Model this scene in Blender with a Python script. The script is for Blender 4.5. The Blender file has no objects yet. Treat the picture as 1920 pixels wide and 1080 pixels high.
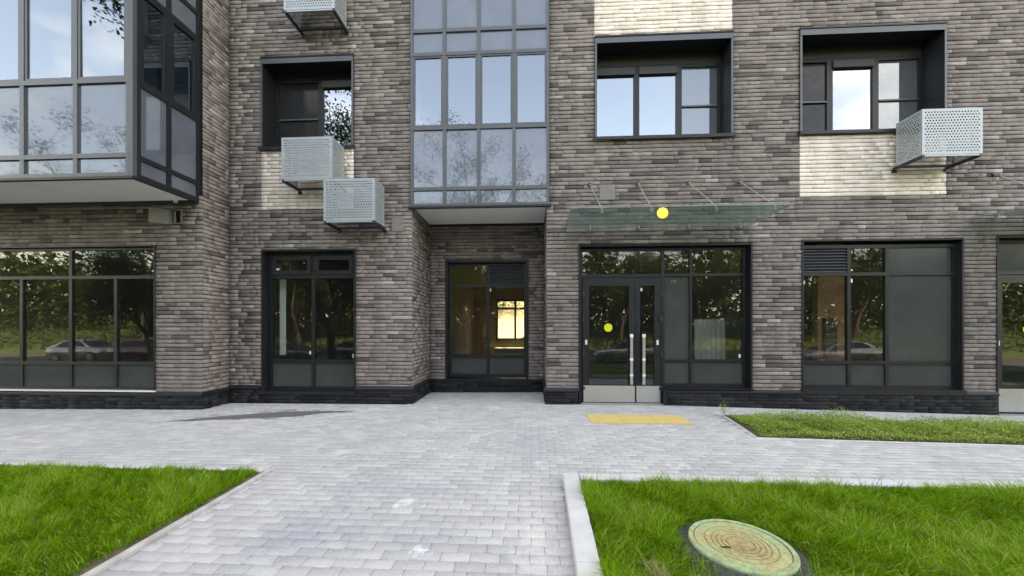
import bpy, math, random
import numpy as np
from mathutils import Vector

rnd = random.Random(7)
rng = np.random.default_rng(11)
sc = bpy.context.scene
COL = sc.collection
R = math.radians

# ------------------------------------------------------------------ camera
cam = bpy.data.cameras.new('camera')
cam.sensor_width = 36.0
cam.lens = 12.994
cam.shift_y = 75 / 1920
cam.clip_start = 0.05
cam.clip_end = 2000
camo = bpy.data.objects.new('camera', cam)
COL.objects.link(camo)
YAW = math.atan(36 / 693)
camo.location = (0, 0, 1.54)
camo.rotation_euler = (R(90), 0, YAW)
sc.camera = camo

# ------------------------------------------------------------------ sky, sun, exposure
SUN_EL, SUN_AZ = 49.0, 14.0          # the sun stands behind the block: azimuth from +Y towards +X
world = bpy.data.worlds.new('World')
sc.world = world
world.use_nodes = True
wn, wl = world.node_tree.nodes, world.node_tree.links
wn.clear()
out = wn.new('ShaderNodeOutputWorld')
bg = wn.new('ShaderNodeBackground')
sky = wn.new('ShaderNodeTexSky')
sky.sky_type = 'NISHITA'
sky.sun_disc = False
sky.sun_elevation = R(SUN_EL)
sky.sun_rotation = R(SUN_AZ)
sky.air_density = 1.0
sky.dust_density = 1.1
sky.ozone_density = 1.6
tc = wn.new('ShaderNodeTexCoord')
sep = wn.new('ShaderNodeSeparateXYZ')
wl.new(tc.outputs['Generated'], sep.inputs[0])
zz = wn.new('ShaderNodeMath'); zz.operation = 'MAXIMUM'; zz.inputs[1].default_value = 0.0
wl.new(sep.outputs['Z'], zz.inputs[0])
za = wn.new('ShaderNodeMath'); za.operation = 'ADD'; za.inputs[1].default_value = 0.22
wl.new(zz.outputs[0], za.inputs[0])
dv = wn.new('ShaderNodeVectorMath'); dv.operation = 'DIVIDE'
cb = wn.new('ShaderNodeCombineXYZ')
for i in range(3):
    wl.new(za.outputs[0], cb.inputs[i])
wl.new(tc.outputs['Generated'], dv.inputs[0]); wl.new(cb.outputs[0], dv.inputs[1])
cn = wn.new('ShaderNodeTexNoise')
cn.inputs['Scale'].default_value = 1.35
cn.inputs['Detail'].default_value = 7.0
cn.inputs['Roughness'].default_value = 0.56
cn.inputs['Distortion'].default_value = 0.35
of = wn.new('ShaderNodeVectorMath'); of.operation = 'ADD'; of.inputs[1].default_value = (5.1, 0.7, 2.3)
wl.new(dv.outputs[0], of.inputs[0]); wl.new(of.outputs[0], cn.inputs['Vector'])
cr = wn.new('ShaderNodeValToRGB')
cr.color_ramp.elements[0].position = 0.53
cr.color_ramp.elements[0].color = (0.02, 0.02, 0.02, 1)
cr.color_ramp.elements[1].position = 0.74
cr.color_ramp.elements[1].color = (0.75, 0.75, 0.75, 1)
wl.new(cn.outputs['Fac'], cr.inputs[0])
mx = wn.new('ShaderNodeMix'); mx.data_type = 'RGBA'
wl.new(cr.outputs[0], mx.inputs[0])
wl.new(sky.outputs[0], mx.inputs[6])
mx.inputs[7].default_value = (3.9, 4.45, 5.3, 1)
wl.new(mx.outputs[2], bg.inputs['Color'])
bg.inputs['Strength'].default_value = 0.13
wl.new(bg.outputs[0], out.inputs['Surface'])

sun = bpy.data.lights.new('sun', 'SUN')
sun.energy = 3.6
sun.angle = R(0.53)
sun.color = (1.0, 0.93, 0.82)
suno = bpy.data.objects.new('sun', sun)
COL.objects.link(suno)
sd = Vector((math.sin(R(SUN_AZ)) * math.cos(R(SUN_EL)), math.cos(R(SUN_AZ)) * math.cos(R(SUN_EL)), math.sin(R(SUN_EL))))
suno.rotation_euler = sd.to_track_quat('Z', 'Y').to_euler()
suno.location = sd * 60

sc.view_settings.view_transform = 'Standard'
sc.view_settings.look = 'None'
sc.view_settings.exposure = 3.38
sc.view_settings.use_white_balance = True        # the camera is balanced for open shade
sc.view_settings.white_balance_temperature = 13000
sc.view_settings.white_balance_tint = 17
sc.view_settings.gamma = 1.0
sc.render.engine = 'CYCLES'
sc.cycles.use_denoising = True
sc.cycles.max_bounces = 8
sc.cycles.diffuse_bounces = 3
sc.cycles.glossy_bounces = 5
sc.cycles.transparent_max_bounces = 24
sc.cycles.caustics_reflective = False
sc.cycles.caustics_refractive = False

# ------------------------------------------------------------------ helpers
ORG = {}

def place(o, parent, origin):
    COL.objects.link(o)
    ORG[o.name] = Vector(origin)
    if parent is not None:
        o.parent = parent
        o.location = Vector(origin) - ORG[parent.name]
    else:
        o.location = origin
    return o

def empty(name, loc, parent=None):
    o = bpy.data.objects.new(name, None)
    o.empty_display_size = 0.2
    return place(o, parent, loc)

def tag(o, label=None, cat=None, group=None, kind=None):
    if label: o['label'] = label
    if cat: o['category'] = cat
    if group: o['group'] = group
    if kind: o['kind'] = kind
    return o

def mesh_np(name, verts, faces):
    me = bpy.data.meshes.new(name)
    me.from_pydata([tuple(v) for v in verts], [], faces)
    me.update()
    return me

def mesh_fast(name, V, loops, starts, smooth=False):
    """V (n,3) float, loops (m,) int, starts (f,) int"""
    me = bpy.data.meshes.new(name)
    me.vertices.add(len(V)); me.vertices.foreach_set('co', np.ascontiguousarray(V, dtype=np.float32).ravel())
    me.loops.add(len(loops)); me.loops.foreach_set('vertex_index', np.ascontiguousarray(loops, dtype=np.int32))
    me.polygons.add(len(starts)); me.polygons.foreach_set('loop_start', np.ascontiguousarray(starts, dtype=np.int32))
    me.update(calc_edges=True)
    me.validate()
    if smooth:
        me.polygons.foreach_set('use_smooth', np.ones(len(starts), dtype=bool))
    return me

class MB:
    def __init__(s):
        s.v, s.f = [], []
    def quad(s, a, b, c, d):
        n = len(s.v); s.v += [a, b, c, d]; s.f.append((n, n + 1, n + 2, n + 3)); return s
    def poly(s, pts):
        n = len(s.v); s.v += pts; s.f.append(tuple(range(n, n + len(pts)))); return s
    def box(s, x0, x1, y0, y1, z0, z1):
        if x0 > x1: x0, x1 = x1, x0
        if y0 > y1: y0, y1 = y1, y0
        if z0 > z1: z0, z1 = z1, z0
        n = len(s.v)
        s.v += [(x0, y0, z0), (x1, y0, z0), (x1, y1, z0), (x0, y1, z0), (x0, y0, z1), (x1, y0, z1), (x1, y1, z1), (x0, y1, z1)]
        s.f += [(n, n + 3, n + 2, n + 1), (n + 4, n + 5, n + 6, n + 7), (n, n + 1, n + 5, n + 4), (n + 1, n + 2, n + 6, n + 5),
                (n + 2, n + 3, n + 7, n + 6), (n + 3, n, n + 4, n + 7)]
        return s
    def hexa(s, p):
        """8 corner points: bottom ring 0-3, top ring 4-7"""
        n = len(s.v); s.v += [tuple(q) for q in p]
        s.f += [(n, n + 3, n + 2, n + 1), (n + 4, n + 5, n + 6, n + 7), (n, n + 1, n + 5, n + 4), (n + 1, n + 2, n + 6, n + 5),
                (n + 2, n + 3, n + 7, n + 6), (n + 3, n, n + 4, n + 7)]
        return s
    def tube(s, a, b, r0, r1=None, k=8, cap=True):
        r1 = r0 if r1 is None else r1
        a, b = Vector(a), Vector(b); d = (b - a).normalized()
        u = d.orthogonal().normalized(); w = d.cross(u)
        n = len(s.v)
        for p, r in ((a, r0), (b, r1)):
            for i in range(k):
                t = 2 * math.pi * i / k
                q = p + u * (r * math.cos(t)) + w * (r * math.sin(t)); s.v.append((q.x, q.y, q.z))
        for i in range(k):
            j = (i + 1) % k
            s.f.append((n + i, n + j, n + k + j, n + k + i))
        if cap:
            s.f.append(tuple(range(n + k - 1, n - 1, -1))); s.f.append(tuple(range(n + k, n + 2 * k)))
        return s
    def prism(s, pts, z0, z1):
        """extrude an xy outline"""
        n = len(s.v); k = len(pts)
        s.v += [(p[0], p[1], z0) for p in pts] + [(p[0], p[1], z1) for p in pts]
        s.f.append(tuple(range(n + k - 1, n - 1, -1))); s.f.append(tuple(range(n + k, n + 2 * k)))
        for i in range(k):
            j = (i + 1) % k
            s.f.append((n + i, n + j, n + k + j, n + k + i))
        return s
    def lathe(s, prof, k=48, cx=0, cy=0):
        n = len(s.v); m = len(prof)
        for i in range(k):
            t = 2 * math.pi * i / k
            for r, z in prof:
                s.v.append((cx + r * math.cos(t), cy + r * math.sin(t), z))
        for i in range(k):
            j = (i + 1) % k
            for q in range(m - 1):
                s.f.append((n + i * m + q, n + j * m + q, n + j * m + q + 1, n + i * m + q + 1))
        return s
    def build(s, name, mat, parent=None, origin=None, bevel=0, smooth=False):
        V = np.array(s.v, dtype=float)
        if origin is None:
            lo, hi = V.min(0), V.max(0)
            origin = ((lo[0] + hi[0]) / 2, (lo[1] + hi[1]) / 2, lo[2])
        V = V - np.array(origin)
        me = mesh_np(name, V, s.f)
        me.materials.append(mat)
        if smooth:
            me.polygons.foreach_set('use_smooth', [True] * len(me.polygons))
        o = bpy.data.objects.new(name, me)
        place(o, parent, origin)
        if bevel:
            m = o.modifiers.new('bevel', 'BEVEL'); m.width = bevel; m.segments = 2; m.limit_method = 'ANGLE'; m.angle_limit = R(50)
        return o

# ------------------------------------------------------------------ materials
def new_mat(name):
    m = bpy.data.materials.new(name); m.use_nodes = True
    n, l = m.node_tree.nodes, m.node_tree.links
    return m, n, l, n['Principled BSDF']

def N(n, t, **kw):
    x = n.new(t)
    for k, v in kw.items():
        if k in x.inputs.keys(): x.inputs[k].default_value = v
        else: setattr(x, k, v)
    return x

def plain(name, col, rough=0.6, metal=0.0, var=0.12, vscale=6.0, bump=0.0, bscale=80.0, spec=0.5, coat=0):
    m, n, l, p = new_mat(name)
    g = N(n, 'ShaderNodeNewGeometry')
    nz = N(n, 'ShaderNodeTexNoise', Scale=vscale, Detail=5.0, Roughness=0.6)
    l.new(g.outputs['Position'], nz.inputs['Vector'])
    ramp = N(n, 'ShaderNodeValToRGB')
    e = ramp.color_ramp.elements
    e[0].position, e[1].position = 0.3, 0.7
    e[0].color = tuple(c * (1 - var) for c in col) + (1,)
    e[1].color = tuple(min(1, c * (1 + var)) for c in col) + (1,)
    l.new(nz.outputs['Fac'], ramp.inputs[0])
    l.new(ramp.outputs[0], p.inputs['Base Color'])
    p.inputs['Roughness'].default_value = rough
    p.inputs['Metallic'].default_value = metal
    p.inputs['Specular IOR Level'].default_value = spec
    p.inputs['Coat Weight'].default_value = coat
    rr = N(n, 'ShaderNodeMapRange'); rr.inputs[3].default_value = max(0.03, rough - 0.1); rr.inputs[4].default_value = min(1, rough + 0.1)
    l.new(nz.outputs['Fac'], rr.inputs[0]); l.new(rr.outputs[0], p.inputs['Roughness'])
    if bump:
        b2 = N(n, 'ShaderNodeTexNoise', Scale=bscale, Detail=4.0)
        l.new(g.outputs['Position'], b2.inputs['Vector'])
        bp = N(n, 'ShaderNodeBump', Strength=bump, Distance=0.01)
        l.new(b2.outputs['Fac'], bp.inputs['Height']); l.new(bp.outputs[0], p.inputs['Normal'])
    return m

def island_tone(n, l):
    g = N(n, 'ShaderNodeNewGeometry'); oi = N(n, 'ShaderNodeObjectInfo')
    ad = N(n, 'ShaderNodeMath', operation='ADD'); fr = N(n, 'ShaderNodeMath', operation='FRACT')
    l.new(g.outputs['Random Per Island'], ad.inputs[0]); l.new(oi.outputs['Random'], ad.inputs[1]); l.new(ad.outputs[0], fr.inputs[0])
    return g, fr.outputs[0]

def brick_mat(name, stops, mottle=0.5, bumpk=0.5):
    m, n, l, p = new_mat(name)
    g, tone = island_tone(n, l)
    ramp = N(n, 'ShaderNodeValToRGB')
    e = ramp.color_ramp.elements
    while len(e) < len(stops): e.new(0.5)
    for el, (pos, c) in zip(e, stops):
        el.position = pos; el.color = tuple(c) + (1,)
    l.new(tone, ramp.inputs[0])
    # mottling inside a brick, shifted per brick so that patches stop at the joints
    sh = N(n, 'ShaderNodeVectorMath', operation='MULTIPLY_ADD')
    cx = N(n, 'ShaderNodeCombineXYZ'); l.new(tone, cx.inputs[0]); l.new(tone, cx.inputs[1])
    l.new(cx.outputs[0], sh.inputs[0]); sh.inputs[1].default_value = (37, 19, 0); l.new(g.outputs['Position'], sh.inputs[2])
    mp = N(n, 'ShaderNodeMapping'); mp.inputs['Scale'].default_value = (1.0, 1.0, 2.2)
    l.new(sh.outputs[0], mp.inputs[0])
    nz = N(n, 'ShaderNodeTexNoise', Scale=5.0, Detail=6.0, Roughness=0.65)
    l.new(mp.outputs[0], nz.inputs['Vector'])
    mr = N(n, 'ShaderNodeMapRange'); mr.inputs[1].default_value = 0.28; mr.inputs[2].default_value = 0.72
    mr.inputs[3].default_value = 1 - mottle; mr.inputs[4].default_value = 1 + mottle * 0.55
    l.new(nz.outputs['Fac'], mr.inputs[0])
    fine = N(n, 'ShaderNodeTexNoise', Scale=210.0, Detail=3.0, Roughness=0.7)
    l.new(g.outputs['Position'], fine.inputs['Vector'])
    mf = N(n, 'ShaderNodeMapRange'); mf.inputs[1].default_value = 0.3; mf.inputs[2].default_value = 0.7
    mf.inputs[3].default_value = 0.72; mf.inputs[4].default_value = 1.25
    l.new(fine.outputs['Fac'], mf.inputs[0])
    mu = N(n, 'ShaderNodeMath', operation='MULTIPLY'); l.new(mr.outputs[0], mu.inputs[0]); l.new(mf.outputs[0], mu.inputs[1])
    # broad tone drift of the facade: firing lots and weathering
    big = N(n, 'ShaderNodeTexNoise', Scale=0.7, Detail=3.0); l.new(g.outputs['Position'], big.inputs['Vector'])
    mb = N(n, 'ShaderNodeMapRange'); mb.inputs[1].default_value = 0.3; mb.inputs[2].default_value = 0.7
    mb.inputs[3].default_value = 0.86; mb.inputs[4].default_value = 1.14
    l.new(big.outputs['Fac'], mb.inputs[0])
    mr0 = N(n, 'ShaderNodeMapping'); mr0.inputs['Scale'].default_value = (4.5, 4.5, .22); l.new(g.outputs['Position'], mr0.inputs[0])
    run = N(n, 'ShaderNodeTexNoise', Scale=1.0, Detail=5.0, Roughness=0.6); l.new(mr0.outputs[0], run.inputs['Vector'])
    mrn = N(n, 'ShaderNodeMapRange'); mrn.inputs[1].default_value = 0.35; mrn.inputs[2].default_value = 0.68; mrn.inputs[3].default_value = 0.88; mrn.inputs[4].default_value = 1.10
    l.new(run.outputs['Fac'], mrn.inputs[0])
    mb2 = N(n, 'ShaderNodeMath', operation='MULTIPLY'); l.new(mb.outputs[0], mb2.inputs[0]); l.new(mrn.outputs[0], mb2.inputs[1])
    mu2 = N(n, 'ShaderNodeMath', operation='MULTIPLY'); l.new(mu.outputs[0], mu2.inputs[0]); l.new(mb2.outputs[0], mu2.inputs[1])
    sc_ = N(n, 'ShaderNodeVectorMath', operation='SCALE'); l.new(ramp.outputs[0], sc_.inputs[0]); l.new(mu2.outputs[0], sc_.inputs['Scale'])
    l.new(sc_.outputs[0], p.inputs['Base Color'])
    p.inputs['Roughness'].default_value = 0.85
    p.inputs['Specular IOR Level'].default_value = 0.25
    bp = N(n, 'ShaderNodeBump', Strength=bumpk, Distance=0.004)
    b2 = N(n, 'ShaderNodeTexNoise', Scale=90.0, Detail=5.0, Roughness=0.7); l.new(g.outputs['Position'], b2.inputs['Vector'])
    l.new(b2.outputs['Fac'], bp.inputs['Height']); l.new(bp.outputs[0], p.inputs['Normal'])
    return m

M = {}
M['brick'] = brick_mat('brown_brick', [(0.0, (0.105, 0.090, 0.085)), (0.09, (0.165, 0.140, 0.132)), (0.20, (0.251, 0.213, 0.200)),
                                       (0.60, (0.273, 0.232, 0.217)), (0.92, (0.297, 0.254, 0.238)), (0.975, (0.336, 0.292, 0.274)), (1.0, (0.452, 0.404, 0.383))], 0.27)
M['cream'] = brick_mat('cream_brick', [(0.0, (0.77, 0.65, 0.56)), (0.4, (0.85, 0.745, 0.665)), (1.0, (0.88, 0.79, 0.73))], 0.10)
M['plinth'] = brick_mat('black_brick', [(0.0, (0.012, 0.013, 0.015)), (0.5, (0.021, 0.022, 0.026)), (1.0, (0.036, 0.037, 0.042))], 0.4)
M['mortar'] = plain('dark_mortar', (0.020, 0.018, 0.017), 0.95, var=0.3, vscale=30)
M['mortar_light'] = plain('cream_mortar', (0.26, 0.22, 0.15), 0.95, var=0.3, vscale=30)
M['casing'] = plain('anthracite_casing', (0.013, 0.015, 0.019), 0.45, var=0.18, vscale=3, spec=.35)
M['frame'] = plain('anthracite_frame', (0.013, 0.0145, 0.017), 0.42, var=0.15, vscale=4, spec=.35)
M['bayframe'] = plain('slate_grey_frame', (0.070, 0.080, 0.093), 0.36, var=0.1, vscale=3)
M['galv'] = plain('galvanised_steel', (0.35, 0.395, 0.425), 0.42, metal=0.25, var=0.08, vscale=9)
M['bracket'] = plain('black_steel', (0.022, 0.023, 0.026), 0.5, var=0.2)
M['soffit'] = plain('white_soffit', (0.86, 0.855, 0.82), 0.8, var=0.04, vscale=1.5)
M['steel'] = plain('brushed_steel', (0.60, 0.60, 0.60), 0.34, metal=0.85, var=0.06, vscale=14)
M['film'] = plain('white_film', (0.80, 0.80, 0.80), 0.35, var=0.05)
M['white'] = plain('white_paint', (0.80, 0.80, 0.78), 0.5, var=0.04)
M['panel'] = plain('grey_cover', (0.205, 0.195, 0.180), 0.6, var=0.1)
M['conc'] = plain('raw_concrete', (0.23, 0.225, 0.215), 0.9, var=0.25, vscale=1.2, bump=0.3)
M['warmwall'] = plain('warm_plaster', (0.17, 0.115, 0.08), 0.9, var=0.15, vscale=1.2)
M['lightwall'] = plain('pale_plaster', (0.52, 0.53, 0.53), 0.9, var=0.08, vscale=1.0)
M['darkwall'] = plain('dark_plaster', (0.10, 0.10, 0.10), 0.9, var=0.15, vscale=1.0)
M['blind'] = plain('grey_blind', (0.055, 0.058, 0.062), 0.8, var=0.1)
M['curtain'] = plain('pale_curtain', (0.66, 0.70, 0.66), 0.9, var=0.06)
M['redbrick'] = brick_mat('red_brick', [(0.0, (0.42, 0.17, 0.09)), (1.0, (0.50, 0.22, 0.12))], 0.3)
M['kerb'] = plain('kerb_concrete', (0.64, 0.64, 0.64), 0.85, var=0.12, vscale=5, bump=0.25, bscale=160)
M['kerb_dull'] = plain('worn_kerb', (0.50, 0.49, 0.47), 0.9, var=0.2, vscale=9, bump=0.3, bscale=120)
M['rock'] = plain('collar_concrete', (0.055, 0.055, 0.057), 0.95, var=0.5, vscale=26, bump=0.9, bscale=60)
M['soil'] = plain('soil', (0.125, 0.100, 0.055), 0.95, var=0.4, vscale=9, bump=0.6, bscale=30)
M['asphalt'] = plain('asphalt', (0.055, 0.055, 0.057), 0.9, var=0.2, vscale=4, bump=0.3, bscale=120)
M['sand'] = plain('sandy_earth', (0.52, 0.45, 0.30), 0.95, var=0.15, vscale=0.6, bump=0.4, bscale=3)
M['bark'] = plain('bark', (0.070, 0.055, 0.042), 0.95, var=0.35, vscale=8, bump=0.8, bscale=20)
M['sticker'] = plain('yellow_sticker', (0.66, 0.72, 0.03), 0.5, var=0.03)
M['fence'] = plain('fence_steel', (0.030, 0.032, 0.032), 0.5, var=0.1)
M['rubber'] = plain('rubber', (0.018, 0.018, 0.018), 0.8, var=0.1)
M['rim'] = plain('alloy', (0.45, 0.45, 0.46), 0.3, metal=0.9, var=0.05)
M['cable'] = plain('black_cable', (0.02, 0.02, 0.02), 0.6, var=0.1)
M['rod'] = plain('steel_rod', (0.42, 0.40, 0.37), 0.45, metal=0.4, var=0.1)

def glass_mat(name, tint, r0, rough=0.0, wav=0.0, dirt=0.0, dirtcol=(0.5, 0.52, 0.53), coat=(0.95, 0.97, 1.0)):
    m, n, l, p = new_mat(name)
    n.remove(p)
    o = n['Material Output']
    g = N(n, 'ShaderNodeNewGeometry')
    tr = N(n, 'ShaderNodeBsdfTransparent'); tr.inputs[0].default_value = tuple(tint) + (1,)
    gl = N(n, 'ShaderNodeBsdfGlossy'); gl.inputs['Color'].default_value = tuple(coat) + (1,); gl.inputs['Roughness'].default_value = rough
    dot = N(n, 'ShaderNodeVectorMath', operation='DOT_PRODUCT'); l.new(g.outputs['Incoming'], dot.inputs[0]); l.new(g.outputs['Normal'], dot.inputs[1])
    ab = N(n, 'ShaderNodeMath', operation='ABSOLUTE'); l.new(dot.outputs['Value'], ab.inputs[0])
    om = N(n, 'ShaderNodeMath', operation='SUBTRACT'); om.inputs[0].default_value = 1.0; l.new(ab.outputs[0], om.inputs[1])
    pw = N(n, 'ShaderNodeMath', operation='POWER'); l.new(om.outputs[0], pw.inputs[0]); pw.inputs[1].default_value = 5.0
    ma = N(n, 'ShaderNodeMath', operation='MULTIPLY_ADD'); l.new(pw.outputs[0], ma.inputs[0]); ma.inputs[1].default_value = 1 - r0; ma.inputs[2].default_value = r0
    mix = N(n, 'ShaderNodeMixShader'); l.new(ma.outputs[0], mix.inputs[0]); l.new(tr.outputs[0], mix.inputs[1]); l.new(gl.outputs[0], mix.inputs[2])
    last = mix
    if wav:
        nz = N(n, 'ShaderNodeTexNoise', Scale=1.6, Detail=1.0); l.new(g.outputs['Position'], nz.inputs['Vector'])
        bp = N(n, 'ShaderNodeBump', Strength=wav, Distance=0.02); l.new(nz.outputs['Fac'], bp.inputs['Height']); l.new(bp.outputs[0], gl.inputs['Normal'])
    if dirt:
        df = N(n, 'ShaderNodeBsdfDiffuse'); df.inputs[0].default_value = tuple(dirtcol) + (1,)
        dn = N(n, 'ShaderNodeTexNoise', Scale=14.0, Detail=8.0, Roughness=0.75); l.new(g.outputs['Position'], dn.inputs['Vector'])
        mr = N(n, 'ShaderNodeMapRange'); mr.inputs[1].default_value = 0.35; mr.inputs[2].default_value = 0.75; mr.inputs[3].default_value = dirt * 0.4; mr.inputs[4].default_value = dirt
        l.new(dn.outputs['Fac'], mr.inputs[0])
        m2 = N(n, 'ShaderNodeMixShader'); l.new(mr.outputs[0], m2.inputs[0]); l.new(mix.outputs[0], m2.inputs[1]); l.new(df.outputs[0], m2.inputs[2]); last = m2
    l.new(last.outputs[0], o.inputs['Surface'])
    return m

def film_mat(name, col, r0, rough=0.03, wav=0.05):
    """opaque back-painted glass: matte colour under a reflecting face"""
    m, n, l, p = new_mat(name)
    n.remove(p)
    o = n['Material Output']
    g = N(n, 'ShaderNodeNewGeometry')
    df = N(n, 'ShaderNodeBsdfDiffuse')
    nz = N(n, 'ShaderNodeTexNoise', Scale=2.2, Detail=6.0, Roughness=0.65); l.new(g.outputs['Position'], nz.inputs['Vector'])
    rp = N(n, 'ShaderNodeValToRGB'); rp.color_ramp.elements[0].position = 0.3; rp.color_ramp.elements[1].position = 0.7
    coated = name.startswith('spandrel')
    rp.color_ramp.elements[0].color = tuple(c * 0.86 for c in col) + (1,); rp.color_ramp.elements[1].color = tuple(c * 1.14 for c in col) + (1,)
    l.new(nz.outputs['Fac'], rp.inputs[0]); l.new(rp.outputs[0], df.inputs[0])
    gl = N(n, 'ShaderNodeBsdfGlossy'); gl.inputs['Color'].default_value = (0.80, 0.91, 1.0, 1) if coated else (0.95, 0.97, 1.0, 1); gl.inputs['Roughness'].default_value = rough
    dot = N(n, 'ShaderNodeVectorMath', operation='DOT_PRODUCT'); l.new(g.outputs['Incoming'], dot.inputs[0]); l.new(g.outputs['Normal'], dot.inputs[1])
    ab = N(n, 'ShaderNodeMath', operation='ABSOLUTE'); l.new(dot.outputs['Value'], ab.inputs[0])
    om = N(n, 'ShaderNodeMath', operation='SUBTRACT'); om.inputs[0].default_value = 1.0; l.new(ab.outputs[0], om.inputs[1])
    pw = N(n, 'ShaderNodeMath', operation='POWER'); l.new(om.outputs[0], pw.inputs[0]); pw.inputs[1].default_value = 5.0
    ma = N(n, 'ShaderNodeMath', operation='MULTIPLY_ADD'); l.new(pw.outputs[0], ma.inputs[0]); ma.inputs[1].default_value = 1 - r0; ma.inputs[2].default_value = r0
    mix = N(n, 'ShaderNodeMixShader'); l.new(ma.outputs[0], mix.inputs[0]); l.new(df.outputs[0], mix.inputs[1]); l.new(gl.outputs[0], mix.inputs[2])
    l.new(mix.outputs[0], o.inputs['Surface'])
    return m

M['gc'] = glass_mat('shop_glass', (0.85, 0.88, 0.86), 0.050, wav=0.02, dirt=0.012)
M['gu'] = glass_mat('coated_glass', (0.46, 0.53, 0.58), 0.205, wav=0.03, coat=(0.78, 0.90, 1.0))
M['gm'] = glass_mat('mirror_glass', (0.40, 0.45, 0.48), 0.30, wav=0.02, coat=(0.78, 0.90, 1.0))
M['gs'] = glass_mat('dusty_sky_screen', (0.34, 0.36, 0.37), 0.21, rough=0.015, dirt=0.34, dirtcol=(0.27, 0.29, 0.32), coat=(0.78, 0.90, 1.0))  # dust tone lightened to stand in for sky mirrored in the pane
M['gd'] = glass_mat('insect_screen', (0.25, 0.26, 0.27), 0.05, rough=0.1, dirt=0.75, dirtcol=(0.045, 0.047, 0.050))
M['gf'] = film_mat('grey_film_glass', (0.058, 0.066, 0.066), 0.018, rough=0.12)
M['sp'] = film_mat('spandrel_glass', (0.112, 0.130, 0.165), 0.095, rough=0.028)
M['green'] = glass_mat('canopy_glass', (0.84, 0.94, 0.91), 0.05, dirt=0.42, dirtcol=(0.32, 0.41, 0.395))

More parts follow.
